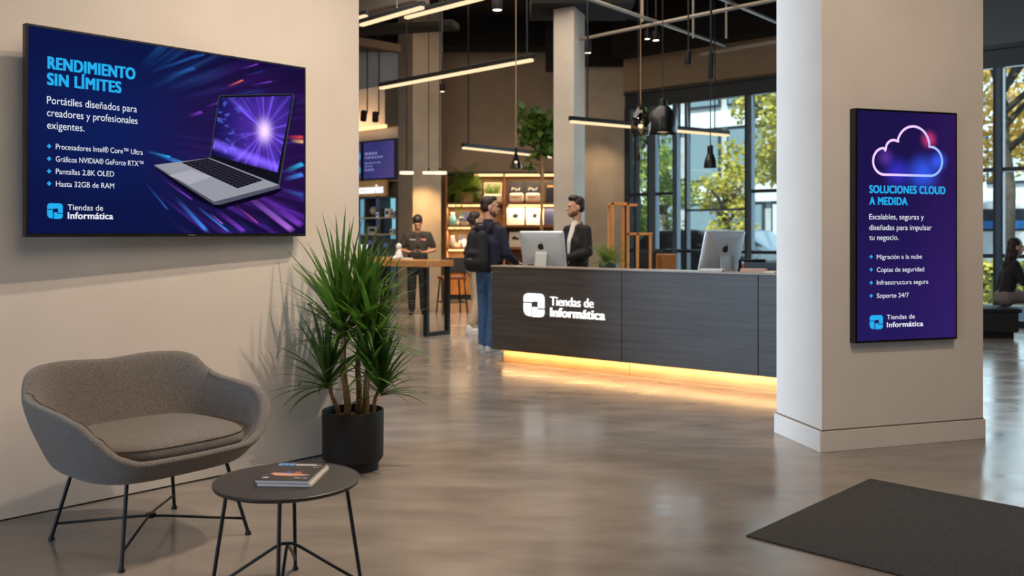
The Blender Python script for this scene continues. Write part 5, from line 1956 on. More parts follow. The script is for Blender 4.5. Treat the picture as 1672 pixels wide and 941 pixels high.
def downlight(px, py, Y, r, h, label, on=True):
    c = P(px, py, Y)
    t = thing('ceiling_spotlight', label, 'lamp', c, 0, None)
    MB().lathe([(r * 0.98, 0.0), (r, 0.003), (r, h), (0.01, h)], 20, cap0=False).build('housing', M_BLACKMETAL, t, smooth=True, auto=40)
    MB().lathe([(0.003, 0.006), (r * 0.86, 0.006), (r * 0.86, 0.010), (0.003, 0.010)], 20).build('lamp_face', M_SPOTGLOW if on else M_BEZEL, t)
    MB().tube([(0, 0, h), (0, 0, CEIL - c.z)], 0.012, 6).build('rod', M_BLACKMETAL, t)
    return t


downlight(812, 17, 13.2, 0.075, 0.16, 'lit cylinder spotlight under the dark ceiling above the long lamp')
downlight(722, 150, 17.5, 0.055, 0.14, 'bright cylinder spotlight glowing below the long linear lamp')
downlight(960, 87, 13.5, 0.052, 0.18, 'lit cylinder spotlight beside the top of the pale column')
downlight(1071, 66.5, 14.0, 0.058, 0.14, 'lit cylinder spotlight paired with another under the pipe grid')
downlight(1057, 64, 15.0, 0.052, 0.14, 'lit cylinder spotlight half hidden behind its twin under the pipe grid')
downlight(1124, 107, 13.0, 0.050, 0.19, 'unlit black cylinder spotlight hanging before the taupe facade band', False)
downlight(1161, 128, 11.0, 0.035, 0.30, 'thin unlit black cylinder spotlight above the small bell lamp', False)


def track_spot(px, py, Y, yaw, pitch, label, on):
    c = P(px, py, Y)
    t = thing('track_spotlight', label, 'lamp', c, yaw)
    R = Matrix.Rotation(pitch, 4, 'X')
    b = MB(); b.lathe([(0.062, -0.12), (0.065, -0.117), (0.065, 0.08), (0.03, 0.10), (0.005, 0.10)], 18, cap0=False); b.xform(R); b.build('head', M_BLACKMETAL, t, smooth=True, auto=40)
    b = MB(); b.lathe([(0.003, -0.113), (0.056, -0.113), (0.056, -0.108), (0.003, -0.108)], 18); b.xform(R); b.build('lamp_face', M_SPOTGLOW if on else M_BEZEL, t)
    b = MB(); b.tube([(0, 0, 0), (0.07, 0, 0.05), (0.07, 0, 0.26)], 0.014, 6); b.build('arm', M_BLACKMETAL, t)
    b = MB(); b.tube([(0.07, 0, 0.26), (0.07, 0, CEIL - c.z)], 0.012, 6); b.build('rod', M_BLACKMETAL, t)


track_spot(613, 190, 18.6, 0.2, math.radians(12), 'lit black track spotlight before the glowing bulkhead', True)
track_spot(594, 188, 18.4, 0.3, math.radians(40), 'unlit tilted track spotlight nearest the beige wall end', False)

# ------------------------------------------------------------------ ceiling grid of pipes, ducts
def pipe(a, b, r, label, m=M_STEEL, name='ceiling_pipe', grp='grey pipes of the ceiling grid'):
    a, b = Vector(a), Vector(b)
    o = MB().tube([Vector((0, 0, 0)), b - a], r, 10).build(name, m, None, smooth=True, auto=50)
    o.location = a
    return tag(o, label, 'pipe', grp)


N1 = at_z(1066, 40, 4.5); N2 = at_z(1198, 13, 4.5); N3 = at_z(1188, 81, 4.5)
VV = (N2 - N1).normalized(); UU = (N3 - N1).normalized()
pipe(N1 - VV * 1.75, N1 + VV * 4.6, 0.026, 'grey ceiling pipe of the grid running nearest along the counter')
pipe(N1 - UU * 3.2 + UP * 0.055, N3 + UU * 0.25 + UP * 0.055, 0.026, 'grey ceiling pipe of the grid crossing beside the lit twin spotlights')
pipe(N2 - UU * 2.0 + UP * 0.055, N2 + UU * 2.6 + UP * 0.055, 0.026, 'grey ceiling pipe of the grid crossing above the pillar side')
pipe(N3 - VV * 0.55 + UP * 0.0, N3 + VV * 2.4, 0.03, 'grey ceiling pipe of the grid closest to the glass facade')
pipe(at_z(1132, 62, 4.35), Vector((at_z(1132, 62, 4.35).x, at_z(1132, 62, 4.35).y, CEIL)), 0.018, 'thin grey upright ceiling pipe dropping between the grid pipes')
pipe(at_z(1186, 62, 4.35), Vector((at_z(1186, 62, 4.35).x, at_z(1186, 62, 4.35).y, CEIL)), 0.018, 'thin grey upright ceiling pipe next to the facade end of the grid')
pipe(at_z(1049, 36, 4.56), Vector((at_z(1049, 36, 4.56).x, at_z(1049, 36, 4.56).y, CEIL)), 0.018, 'thin grey upright ceiling pipe at the grid crossing near the twin spotlights')


def duct(a, b, w, h, label, m, name='ceiling_duct'):
    a, b = Vector(a), Vector(b)
    d = b - a
    o = MB().bb(0, d.length, -w / 2, w / 2, -h / 2, h / 2).build(name, m, None, bevel=0.02)
    o.location = a; o.rotation_euler = (0, 0, math.atan2(d.y, d.x))
    return tag(o, label, 'duct')


M_BLACKDUCT = mat('black_duct', srgb(16, 15, 15), 0.8)
duct(at_z(560, 52, 5.0), at_z(745, 41, 5.0), 0.40, 0.12, 'black flat air duct crossing before the column top', M_BLACKDUCT)
duct(at_z(560, 64, 4.9), at_z(652, 80, 4.9), 0.12, 0.16, 'beige boxed duct beside the column top', mat('dark_taupe_duct', srgb(96, 82, 68), 0.8))
duct(at_z(540, 24, 5.2), at_z(690, -8, 5.2), 0.35, 0.25, 'grey round edged air duct high beside the beige wall end', mat('grey_duct', srgb(120, 112, 102), 0.6))
duct(at_z(940, 8, 5.2), at_z(1060, 30, 5.2), 0.20, 0.12, 'dark flat duct above the pipe grid', M_BLACKDUCT)
# ------------------------------------------------------------------ people
def blobmesh(mb, voxel, smooth=6):
    """melt overlapping capsules into one continuous skin"""
    me = mb.mesh('skin')
    o = bpy.data.objects.new('skin', me)
    COL.objects.link(o)
    r = o.modifiers.new('r', 'REMESH'); r.mode = 'VOXEL'; r.voxel_size = voxel
    s = o.modifiers.new('s', 'SMOOTH'); s.iterations = smooth; s.factor = 0.5
    dg = bpy.context.evaluated_depsgraph_get()
    out = bpy.data.meshes.new_from_object(o.evaluated_get(dg))
    bpy.data.objects.remove(o); bpy.data.meshes.remove(me)
    out.polygons.foreach_set('use_smooth', [True] * len(out.polygons))
    return out


def skin_obj(name, mb, m, parent, voxel=0.012, smooth=6):
    me = blobmesh(mb, voxel, smooth)
    me.name = name
    me.materials.clear(); me.materials.append(m)
    o = bpy.data.objects.new(name, me)
    COL.objects.link(o)
    o.parent = parent
    return o


M_SKIN = mat('skin', srgb(206, 156, 128), 0.55, noise=0.05, nscale=20)
M_SKIN2 = mat('skin_olive', srgb(190, 140, 110), 0.55, noise=0.05, nscale=20)
M_HAIR = mat('dark_brown_hair', srgb(40, 28, 22), 0.55, noise=0.3, nscale=60, stretch=(1, 1, 0.2))
M_HAIR2 = mat('black_hair', srgb(22, 18, 18), 0.5)
M_EYE = mat('eye_dark', srgb(24, 20, 20), 0.2)
STAND = dict(pel=(0, 0, 0.96), che=(0, 0.005, 1.27), nek=(0, 0.01, 1.47), hed=(0, -0.005, 1.655),
             shL=(0.175, 0.01, 1.425), elL=(0.225, 0.03, 1.15), wrL=(0.235, -0.04, 0.92),
             shR=(-0.175, 0.01, 1.425), elR=(-0.225, 0.03, 1.15), wrR=(-0.235, -0.04, 0.92),
             hiL=(0.09, 0, 0.92), knL=(0.10, -0.015, 0.50), anL=(0.10, 0.02, 0.085), toL=(0.115, -0.15, 0.035),
             hiR=(-0.09, 0, 0.92), knR=(-0.10, -0.015, 0.50), anR=(-0.10, 0.02, 0.085), toR=(-0.115, -0.15, 0.035))


def hand(mb, wr, d, palm, side, s=1.0, curl=0.5):
    """palm and five bent fingers; d = pointing direction, palm = palm normal, side = towards the thumb"""
    d, palm = Vector(d).normalized(), Vector(palm)
    palm = (palm - d * palm.dot(d)).normalized()
    sd = d.cross(palm)
    if sd.dot(Vector(side)) < 0:
        sd = -sd
    w = Vector(wr)
    mb.capsule(w, 0.024 * s, w + d * 0.03 * s, 0.026 * s, 10)
    for k in (-1, 0, 1):
        mb.capsule(w + d * 0.025 * s + sd * 0.010 * k * s, 0.017 * s, w + d * 0.085 * s + sd * 0.022 * k * s, 0.014 * s, 8)
    for k, (off, ln) in enumerate(((0.030, 0.070), (0.011, 0.080), (-0.010, 0.074), (-0.030, 0.058))):
        b = w + d * 0.088 * s + sd * off * s
        a1 = curl * 0.7
        d1 = d * math.cos(a1) + palm * math.sin(a1)
        m_ = b + d1 * ln * 0.5 * s
        a2 = a1 + curl * 1.1
        d2 = d * math.cos(a2) + palm * math.sin(a2)
        mb.capsule(b, 0.0098 * s, m_, 0.009 * s, 8)
        mb.capsule(m_, 0.009 * s, m_ + d2 * ln * 0.5 * s, 0.0078 * s, 8)
    tb0 = w + d * 0.03 * s + sd * 0.024 * s
    td = (d * 0.65 + sd * 0.62 + palm * 0.45 * (0.4 + curl)).normalized()
    tm = tb0 + td * 0.036 * s
    mb.capsule(tb0, 0.013 * s, tm, 0.0105 * s, 8)
    mb.capsule(tm, 0.0105 * s, tm + (td * 0.8 + d * 0.4).normalized() * 0.03 * s, 0.0085 * s, 8)


def headpts(J, Rh):
    c = Vector(J['hed'])
    return lambda x, y, z: c + Rh @ Vector((x, y, z))


def person(name_label, loc, rotz, J, hs=1.0, yaw=0, pitch=0, skin=None, hair=None, build=1.0, female=False, voxel=0.011, hands=None, cat='person', roll=0):
    T = {k: Vector(v) for k, v in {**STAND, **J}.items()}
    t = thing('person', name_label, cat, loc, rotz)
    Rh = (Matrix.Rotation(yaw, 3, 'Z') @ Matrix.Rotation(roll, 3, 'Y') @ Matrix.Rotation(pitch, 3, 'X'))
    H = headpts(T, Rh)
    mb = MB()
    lat = (T['shL'] - T['shR']).normalized()
    bw = build
    # torso
    for s in 'LR':
        mb.capsule(T['nek'] - Vector((0, 0, 0.058)), 0.046, T['sh' + s] - Vector((0, 0, 0.02)), 0.036)
    mb.capsule(T['che'] - lat * 0.08 * bw, 0.095 * bw, T['che'] + lat * 0.08 * bw, 0.095 * bw)
    mb.capsule(T['pel'] - lat * 0.07, 0.098 * bw, T['pel'] + lat * 0.07, 0.098 * bw)
    for s in (-1, 1):
        mb.capsule(T['che'] + lat * 0.07 * s * bw, 0.092 * bw, T['pel'] + lat * 0.06 * s, 0.090 * bw)
        mb.capsule(T['che'] + lat * 0.08 * s * bw, 0.066, (T['shL'] if s > 0 else T['shR']) - Vector((0, 0, 0.028)), 0.038)
    mb.capsule(T['che'] + Vector((0, 0, 0.12)), 0.075, T['nek'], 0.058)
    nb = T['hed'] + Rh @ Vector((0, 0.02, -0.06))
    mb.capsule(T['nek'], 0.055 if not female else 0.046, nb, 0.052 if not female else 0.045)
    # limbs
    for s in 'LR':
        mb.capsule(T['sh' + s] - Vector((0, 0, 0.02)), 0.038 * bw, T['el' + s], 0.036 * bw)
        mb.capsule(T['el' + s], 0.038 * bw, T['wr' + s], 0.025)
        mb.capsule(T['hi' + s], 0.085, T['kn' + s], 0.056)
        mb.capsule(T['kn' + s], 0.056, T['an' + s], 0.036)
        kn, an = T['kn' + s], T['an' + s]
        mb.capsule(kn.lerp(an, 0.2) + Vector((0, 0.015, 0)), 0.050, kn.lerp(an, 0.5), 0.044)
        mb.capsule(T['an' + s] + Vector((0, 0.02, -0.045)), 0.034, T['to' + s], 0.026)
    # head with face
    def hb(c, r):
        mb.ball(H(*c), tuple(x * hs for x in r), 16, 12, Rh)
    hb((0, 0.012, 0.03), (0.075, 0.094, 0.092)); hb((0, -0.022, -0.03), (0.061, 0.070, 0.084)); hb((0, -0.042, -0.085), (0.041, 0.044, 0.034))
    mb.capsule(H(0, -0.088, 0.002), 0.009, H(0, -0.110, -0.036), 0.013)
    mb.capsule(H(-0.034, -0.080, 0.020), 0.013, H(0.034, -0.080, 0.020), 0.013)
    mb.capsule(H(-0.018, -0.090, -0.068), 0.009, H(0.018, -0.090, -0.068), 0.009)
    for s in (-1, 1):
        hb((s * 0.076, 0.012, -0.018), (0.012, 0.020, 0.031))
    hands = hands or {}
    for s in 'LR':
        hd = hands.get(s)
        w = T['wr' + s]
        if hd is None:
            d = (w - T['el' + s]).normalized()
            hand(mb, w, d, (-1 if s == 'L' else 1, 0, 0), (0, -1, 0), 1.0, 0.45)
        else:
            hand(mb, w, hd[0], hd[1], hd[2], 1.0, hd[3])
    skin_obj('body', mb, skin or M_SKIN, t, voxel * 0.72, 4)
    for s in (-1, 1):
        e = MB(); e.ball(H(s * 0.030, -0.0875, 0.000), (0.012, 0.008, 0.0075), 10, 8, Rh)
        e.build('eye', M_EYE, t, smooth=True)
    t['_'] = 0
    del t['_']
    return t, T, H, Rh, lat


def torso_cloth(mb, T, lat, g, bw=1.0, low=None):
    for s in (-1, 1):
        sh = T['shL'] if s > 0 else T['shR']
        mb.capsule(T['nek'] - Vector((0, 0, 0.055)), 0.052 + g, sh - Vector((0, 0, 0.012)), 0.046 + g)
    mb.capsule(T['che'] - lat * 0.080 * bw, 0.098 * bw + g, T['che'] + lat * 0.080 * bw, 0.098 * bw + g)
    low = low if low is not None else T['pel']
    for s in (-1, 1):
        mb.capsule(T['che'] + lat * 0.072 * s * bw, 0.096 * bw + g, low + lat * 0.062 * s, 0.090 * bw + g)
        mb.capsule(T['che'] + lat * 0.085 * s * bw, 0.072 + g, (T['shL'] if s > 0 else T['shR']) - Vector((0, 0, 0.02)), 0.048 + g)
    mb.capsule(T['che'] + Vector((0, 0, 0.10)), 0.076 + g, T['nek'] - Vector((0, 0, 0.045)), 0.052 + g)


def sleeves(mb, T, g, full=True, frac=0.6):
    for s in 'LR':
        if full:
            mb.capsule(T['sh' + s] - Vector((0, 0, 0.012)), 0.047 + g, T['el' + s], 0.042 + g)
            mb.capsule(T['el' + s], 0.044 + g, T['el' + s].lerp(T['wr' + s], 0.93), 0.030 + g)
        else:
            mb.capsule(T['sh' + s] - Vector((0, 0, 0.012)), 0.047 + g, T['sh' + s].lerp(T['el' + s], frac), 0.047 + g)


def trousers(T, lat, g, m, parent, low=0.97, voxel=0.012, waist=0.05):
    mb = MB()
    mb.capsule(T['pel'] - lat * 0.07 + Vector((0, 0, waist)), 0.098 + g, T['pel'] + lat * 0.07 + Vector((0, 0, waist)), 0.098 + g)
    mb.capsule(T['pel'] - lat * 0.07 - Vector((0, 0, 0.05)), 0.104 + g, T['pel'] + lat * 0.07 - Vector((0, 0, 0.05)), 0.104 + g)
    for s in 'LR':
        mb.capsule(T['hi' + s], 0.088 + g, T['kn' + s], 0.070 + g)
        a = T['kn' + s].lerp(T['an' + s], low)
        mb.capsule(T['kn' + s], 0.070 + g, a, 0.052 + g)
    return skin_obj('trousers', mb, m, parent, voxel, 6)


def shoes(T, m, parent, sole=None):
    for s in 'LR':
        an, to = T['an' + s], T['to' + s]
        mb = MB()
        mb.capsule(an + Vector((0, 0.02, -0.035)), 0.044, to + Vector((0, 0, 0.012)), 0.036)
        mb.capsule(an + Vector((0, 0.01, 0.01)), 0.046, an + Vector((0, 0.015, -0.04)), 0.046)
        o = skin_obj('shoe', mb, m, parent, 0.009, 4)
        # flat sole
        d = Vector((to.x - an.x, to.y - an.y, 0)).normalized()
        n = Vector((-d.y, d.x, 0))
        h0 = Vector((an.x, an.y, 0)) - d * 0.045
        h1 = Vector((to.x, to.y, 0)) + d * 0.045
        zb = min(an.z - 0.085, to.z - 0.035)
        pl = []
        for (f, w) in ((0.0, 0.028), (0.08, 0.036), (0.45, 0.034), (0.75, 0.043), (0.92, 0.036), (1.0, 0.016)):
            pl.append((f, w))
        pts = [h0.lerp(h1, f) + n * w for f, w in pl] + [h0.lerp(h1, f) - n * w for f, w in reversed(pl)]
        MB().prism([(p.x, p.y) for p in pts], zb, zb + 0.028).build('sole', sole or M_WHITE, o, bevel=0.004)


def hair_cap(H, Rh, m, parent, parts, voxel=0.009):
    mb = MB()
    for c, r in parts:
        mb.ball(H(*c), r, 16, 12, Rh)
    return skin_obj('hair', mb, m, parent, voxel, 3)


SHORT = [((0, 0.026, 0.048), (0.081, 0.094, 0.084)), ((0, 0.050, 0.00), (0.080, 0.066, 0.072)), ((0, -0.035, 0.098), (0.060, 0.050, 0.034))]
BEARD = [((0, -0.046, -0.092), (0.0415, 0.042, 0.030)), ((0.040, -0.022, -0.072), (0.021, 0.042, 0.036)), ((-0.040, -0.022, -0.072), (0.021, 0.042, 0.036))]
M_STUBBLE = mat('brown_stubble', srgb(104, 72, 54), 0.8, noise=0.2, nscale=80)
M_JEANS = mat('blue_denim', srgb(66, 100, 140), 0.85, noise=0.2, nscale=30)
M_NAVY = mat('navy_knit', srgb(30, 34, 56), 0.85, noise=0.15, nscale=60)
M_BLACKCLOTH = mat('black_cloth', srgb(28, 28, 31), 0.85, noise=0.15, nscale=60)
M_BLACKPOLO = mat('black_polo', srgb(46, 44, 43), 0.85, noise=0.15, nscale=60)
M_SNEAKER = mat('pale_grey_sneaker', srgb(206, 208, 210), 0.6)
M_SHIRT = mat('white_shirt', srgb(230, 226, 220), 0.8)
M_BEIGE = mat('beige_trousers', srgb(202, 176, 148), 0.85, noise=0.08, nscale=40)

# customer seen from behind with a backpack
q = G(799, 577)
cr = math.radians(140)
J = dict(elL=(0.285, 0.06, 1.16), wrL=(0.20, -0.13, 1.02), elR=(-0.245, -0.02, 1.16), wrR=(-0.24, -0.20, 1.05), shL=(0.19, 0.01, 1.435), shR=(-0.19, 0.01, 1.435),
         knL=(0.095, -0.02, 0.50), anL=(0.10, 0.0, 0.085), toL=(0.12, -0.16, 0.035), anR=(-0.085, 0.09, 0.085), toR=(-0.10, -0.07, 0.035), knR=(-0.09, 0.02, 0.50), hed=(0, -0.01, 1.70), nek=(0, 0.01, 1.49))
t, T, H, Rh, lat = person('person in a navy jumper and blue jeans wearing a black backpack, seen from behind', (q.x, q.y, 0), cr, J, yaw=math.radians(-42), build=1.08,
                          hands={'R': ((-0.1, -1, -0.25), (0, -0.2, -1), (1, 0, 0), 0.3)})
mb = MB(); torso_cloth(mb, T, lat, 0.016, 1.08, low=T['pel'] + Vector((0, 0, 0.01))); sleeves(mb, T, 0.012)
mb.capsule(T['nek'] + Vector((0, 0.01, -0.02)), 0.07, T['nek'] + Vector((0, 0.005, 0.03)), 0.062)
skin_obj('jumper', mb, M_NAVY, t)
trousers(T, lat, 0.006, M_JEANS, t)
shoes(T, M_SNEAKER, t)
hair_cap(H, Rh, M_HAIR, t, SHORT)
mb = MB()
for c, r in BEARD:
    mb.ball(H(*c), r, 12, 10, Rh)
skin_obj('beard', mb, M_STUBBLE, t, 0.008, 3)
# backpack, worn
bp = thing('backpack', 'black backpack worn on the back of the person in the navy jumper', 'backpack', (q.x, q.y, 0), cr)
mb = MB()
for x in (-0.085, 0.085):
    mb.capsule((x, 0.225, 1.06), 0.085, (x * 0.8, 0.205, 1.36), 0.065)
mb.capsule((-0.09, 0.215, 1.02), 0.075, (0.09, 0.215, 1.02), 0.075)
mb.capsule((-0.075, 0.275, 1.06), 0.055, (0.075, 0.275, 1.06), 0.055)
mb.capsule((-0.06, 0.272, 1.16), 0.045, (0.06, 0.272, 1.16), 0.045)
skin_obj('bag', mb, M_BLACKCLOTH, bp, 0.011, 6)
for s in (-1, 1):
    mb = MB()
    mb.tube([(s * 0.09, 0.17, 1.37), (s * 0.115, 0.09, 1.505), (s * 0.12, -0.02, 1.515), (s * 0.125, -0.125, 1.42), (s * 0.15, -0.15, 1.28), (s * 0.18, -0.06, 1.10), (s * 0.16, 0.14, 1.02)], 0.020, 8, flat=0.45)
    mb.build('strap', M_BLACKCLOTH, bp, smooth=True)
mb = MB(); mb.tube([(-0.03, 0.20, 1.42), (-0.02, 0.21, 1.455), (0.02, 0.21, 1.455), (0.03, 0.20, 1.42)], 0.008, 6); mb.build('grab_handle', M_BLACKCLOTH, bp, smooth=True)
mb = MB(); mb.box((0.0, 0.331, 1.10), (0.06, 0.003, 0.018)); mb.build('pale_tag', mat('pale_tag', srgb(96, 110, 130), 0.6), bp)

# companion mostly hidden behind
q = G(777, 545)
J = dict(hed=(0, -0.01, 1.57), nek=(0, 0.01, 1.39), shL=(0.155, 0.01, 1.345), shR=(-0.155, 0.01, 1.345), che=(0, 0.005, 1.19), pel=(0, 0, 0.93), hiL=(0.08, 0, 0.90), hiR=(-0.08, 0, 0.90),
         elL=(0.20, 0.04, 1.09), wrL=(0.17, -0.12, 0.95), elR=(-0.20, 0.04, 1.09), wrR=(-0.17, -0.12, 0.95), knL=(0.085, -0.04, 0.48), knR=(-0.085, 0.0, 0.48), anL=(0.09, -0.06, 0.085), toL=(0.10, -0.23, 0.035), anR=(-0.09, 0.12, 0.085), toR=(-0.10, -0.04, 0.035))
t, T, H, Rh, lat = person('person with dark tied hair in beige trousers standing behind the backpack wearer', (q.x, q.y, 0), math.radians(112), J, yaw=math.radians(-6), build=0.9, female=True)
mb = MB(); torso_cloth(mb, T, lat, 0.016, 0.9); sleeves(mb, T, 0.010)
skin_obj('jumper', mb, mat('beige_knit', srgb(206, 184, 160), 0.9, noise=0.1, nscale=60), t)
trousers(T, lat, 0.006, M_BEIGE, t, low=0.80)
shoes(T, M_WHITE, t)
hair_cap(H, Rh, M_HAIR, t, SHORT[:2] + [((0, 0.10, 0.02), (0.045, 0.045, 0.045)), ((0, 0.03, -0.03), (0.080, 0.05, 0.05))])

# man in the black blazer behind the counter
q = P(941, 500, 10.75)
J = dict(hed=(0, -0.01, 1.70), nek=(0, 0.01, 1.50), shL=(0.185, 0.01, 1.44), shR=(-0.185, 0.01, 1.44), elL=(0.23, 0.0, 1.17), wrL=(0.10, -0.22, 1.11), elR=(-0.235, 0.0, 1.17), wrR=(-0.09, -0.23, 1.12))
t, T, H, Rh, lat = person('person in a black blazer and white shirt standing behind the counter', (q.x, q.y, 0), math.radians(-58), J, yaw=math.radians(-20), build=1.0,
                          hands={'L': ((-0.8, -0.5, 0), (0, 0.3, -1), (0, -1, 0), 0.5), 'R': ((0.8, -0.5, 0), (0, 0.3, -1), (0, -1, 0), 0.5)})
mb = MB()
mb.capsule(T['nek'] + Vector((0, -0.030, -0.015)), 0.048, T['nek'] + Vector((0, -0.005, 0.025)), 0.056)
mb.capsule(T['nek'] + Vector((0, -0.040, -0.03)), 0.045, T['che'] + Vector((0, -0.088, 0.02)), 0.046)
mb.capsule(T['che'] + Vector((0, -0.088, 0.02)), 0.046, T['pel'] + Vector((0, -0.082, 0.10)), 0.034)
skin_obj('shirt', mb, M_SHIRT, t)
# blazer with an open front
mb = MB(); torso_cloth(mb, T, lat, 0.014, 1.0, low=T['pel'] + Vector((0, 0, -0.08))); sleeves(mb, T, 0.014)
for s in (-1, 1):
    mb.capsule(T['nek'] + lat * 0.062 * s + Vector((0, 0.0, -0.015)), 0.020, T['che'] + lat * 0.062 * s + Vector((0, -0.098, 0.05)), 0.024)
    mb.capsule(T['che'] + lat * 0.062 * s + Vector((0, -0.098, 0.05)), 0.024, T['pel'] + lat * 0.030 * s + Vector((0, -0.098, 0.10)), 0.030)
mb.capsule(T['nek'] + Vector((0, 0.035, -0.02)), 0.048, T['nek'] + Vector((0, 0.03, 0.015)), 0.045)
skin_obj('blazer', mb, M_BLACKCLOTH, t)
trousers(T, lat, 0.008, M_BLACKCLOTH, t)
shoes(T, M_BLACKCLOTH, t, M_DARKPLASTIC)
hair_cap(H, Rh, M_HAIR, t, SHORT + [((0.0, -0.02, 0.100), (0.07, 0.07, 0.045))])
mb = MB()
for c, r in BEARD:
    mb.ball(H(*c), r, 12, 10, Rh)
skin_obj('beard', mb, M_STUBBLE, t, 0.008, 3)

# worker at the bar table
q = G(682, 513)
J = dict(hed=(0, -0.075, 1.575), nek=(0, -0.01, 1.42), shL=(0.185, 0.0, 1.37), shR=(-0.185, 0.0, 1.37), che=(0, 0.005, 1.20), pel=(0, 0.01, 0.93), hiL=(0.09, 0, 0.89), hiR=(-0.09, 0, 0.89),
         elL=(0.285, 0.04, 1.10), wrL=(0.155, -0.19, 1.07), elR=(-0.285, 0.04, 1.10), wrR=(-0.155, -0.19, 1.07), knL=(0.10, -0.01, 0.48), knR=(-0.10, -0.01, 0.48))
t, T, H, Rh, lat = person('person in a black polo shirt looking down at a device by the bar table', (q.x, q.y, 0), math.radians(6), J, pitch=math.radians(32), skin=M_SKIN2, build=1.02,
                          hands={'L': ((-0.9, -0.35, 0), (0, -0.2, 1), (0, -1, 0), 0.55), 'R': ((0.9, -0.35, 0), (0, -0.2, 1), (0, -1, 0), 0.55)})
mb = MB(); torso_cloth(mb, T, lat, 0.014, 1.02, low=T['pel'] + Vector((0, 0, -0.02))); sleeves(mb, T, 0.016, False, 0.72)
po = skin_obj('polo_shirt', mb, M_BLACKPOLO, t)
mb = MB()
mb.box((0.075, -0.118, 1.285), (0.032, 0.006, 0.03)); mb.build('red_badge', mat('red_badge', srgb(214, 84, 60), 0.5), po)
mb = MB()
mb.box((0.115, -0.112, 1.278), (0.045, 0.006, 0.022)); mb.box((-0.085, -0.118, 1.280), (0.10, 0.006, 0.016)); mb.build('pale_badge', mat('pale_badge', srgb(168, 156, 146), 0.6), po)
trousers(T, lat, 0.010, M_BLACKCLOTH, t)
shoes(T, M_BLACKCLOTH, t, M_DARKPLASTIC)
hair_cap(H, Rh, M_HAIR2, t, [((0, 0.014, 0.046), (0.084, 0.100, 0.092)), ((0, 0.050, 0.00), (0.080, 0.066, 0.072))])
dv = thing('handheld_device', 'dark handheld device held by the person in the black polo', 'device', (q.x, q.y - 0.245, 1.075), math.radians(6))
MB().box((0, 0, 0.0), (0.17, 0.11, 0.012), Euler((math.radians(24), 0, 0))).build('housing', M_DARKPLASTIC, dv, bevel=0.003)
MB().box((0, 0.0, 0.0072), (0.15, 0.09, 0.001), Euler((math.radians(24), 0, 0))).build('display', mat('dim_display', srgb(60, 60, 66), 0.2), dv)

# seated woman at the waiting area
q = P(1640, 505, 12.4); q.z = 0
J = dict(pel=(0, 0.0, 0.56), che=(0, -0.06, 0.85), nek=(0, -0.10, 1.03), hed=(0, -0.145, 1.205), shL=(0.155, -0.08, 0.985), shR=(-0.155, -0.08, 0.985),
         elL=(0.20, -0.17, 0.74), wrL=(0.14, -0.40, 0.775), elR=(-0.20, -0.17, 0.74), wrR=(-0.14, -0.40, 0.775), hiL=(0.085, -0.03, 0.54), hiR=(-0.085, -0.03, 0.54),
         knL=(0.10, -0.45, 0.53), knR=(-0.10, -0.43, 0.53), anL=(0.10, -0.44, 0.085), anR=(-0.10, -0.40, 0.085), toL=(0.11, -0.61, 0.035), toR=(-0.11, -0.57, 0.035))
WR = math.radians(82)
t, T, H, Rh, lat = person('person with long dark hair in a black jacket seated by the window', (q.x, q.y, 0), WR, J, pitch=math.radians(8), build=0.92, female=True)
mb = MB(); torso_cloth(mb, T, lat, 0.018, 0.92, low=T['pel'] + Vector((0, 0.0, 0.02))); sleeves(mb, T, 0.013)
skin_obj('jacket', mb, M_BLACKCLOTH, t)
trousers(T, lat, 0.008, mat('taupe_trousers', srgb(122, 116, 112), 0.85), t, waist=0.0)
shoes(T, M_BLACKCLOTH, t, M_DARKPLASTIC)
hair_cap(H, Rh, M_HAIR, t, [((0, 0.028, 0.046), (0.084, 0.094, 0.088)), ((0, 0.06, -0.04), (0.082, 0.060, 0.10)), ((0, 0.075, -0.15), (0.080, 0.045, 0.12)), ((0.06, 0.02, -0.09), (0.026, 0.045, 0.11)), ((-0.06, 0.02, -0.09), (0.026, 0.045, 0.11)), ((0, 0.085, -0.24), (0.066, 0.035, 0.09))])
bn = thing('bench', 'low dark upholstered bench under the seated person by the window', 'bench', (q.x - 0.12, q.y, 0), WR)
MB().box((0, 0.10, 0.22), (0.62, 0.56, 0.27)).build('base', M_DARKFAB, bn, bevel=0.015)
MB().box((0, 0.08, 0.368), (0.64, 0.60, 0.055)).build('cushion', mat('bench_cushion', srgb(34, 34, 38), 0.8), bn, bevel=0.02, segs=3)
MB().box((0, 0.46, 0.54), (0.62, 0.07, 0.34)).build('backrest', mat('bench_cushion', srgb(34, 34, 38), 0.8), bn, bevel=0.02, segs=3)
MB().box((0, 0.10, 0.042), (0.54, 0.46, 0.084)).build('plinth', M_DARKPLASTIC, bn)
wt = thing('cafe_table', 'dark cafe table in front of the seated person by the window', 'table', (q.x + 0.90, q.y - 0.12, 0), WR)
MB().box((0, 0, 0.715), (0.80, 0.62, 0.03)).build('table_top', M_TABLETOP, wt, bevel=0.006)
MB().lathe([(0.24, 0.0), (0.24, 0.012), (0.035, 0.03), (0.035, 0.70), (0.10, 0.70)], 24).build('pedestal', M_BLACKMETAL, wt, smooth=True, auto=40)

# ------------------------------------------------------------------ outside the glass
gd = MB().prism([(FL.x - 6, FL.y + 4.6), (FL.x + 0.06, FL.y + 0.06), (FR.x + 0.06, FR.y + 0.06), (60, 0), (80, 70), (-30, 80)], -0.16, -0.02).build('ground', mat('street_asphalt', srgb(120, 122, 126), 0.85, noise=0.15, nscale=0.8))
struct(gd, 'grey street and pavement beyond the glass facade', 'street')
BD = (VF).copy()
BN = Vector((-VF.y, VF.x, 0)); BN = BN if BN.y > 0 else -BN


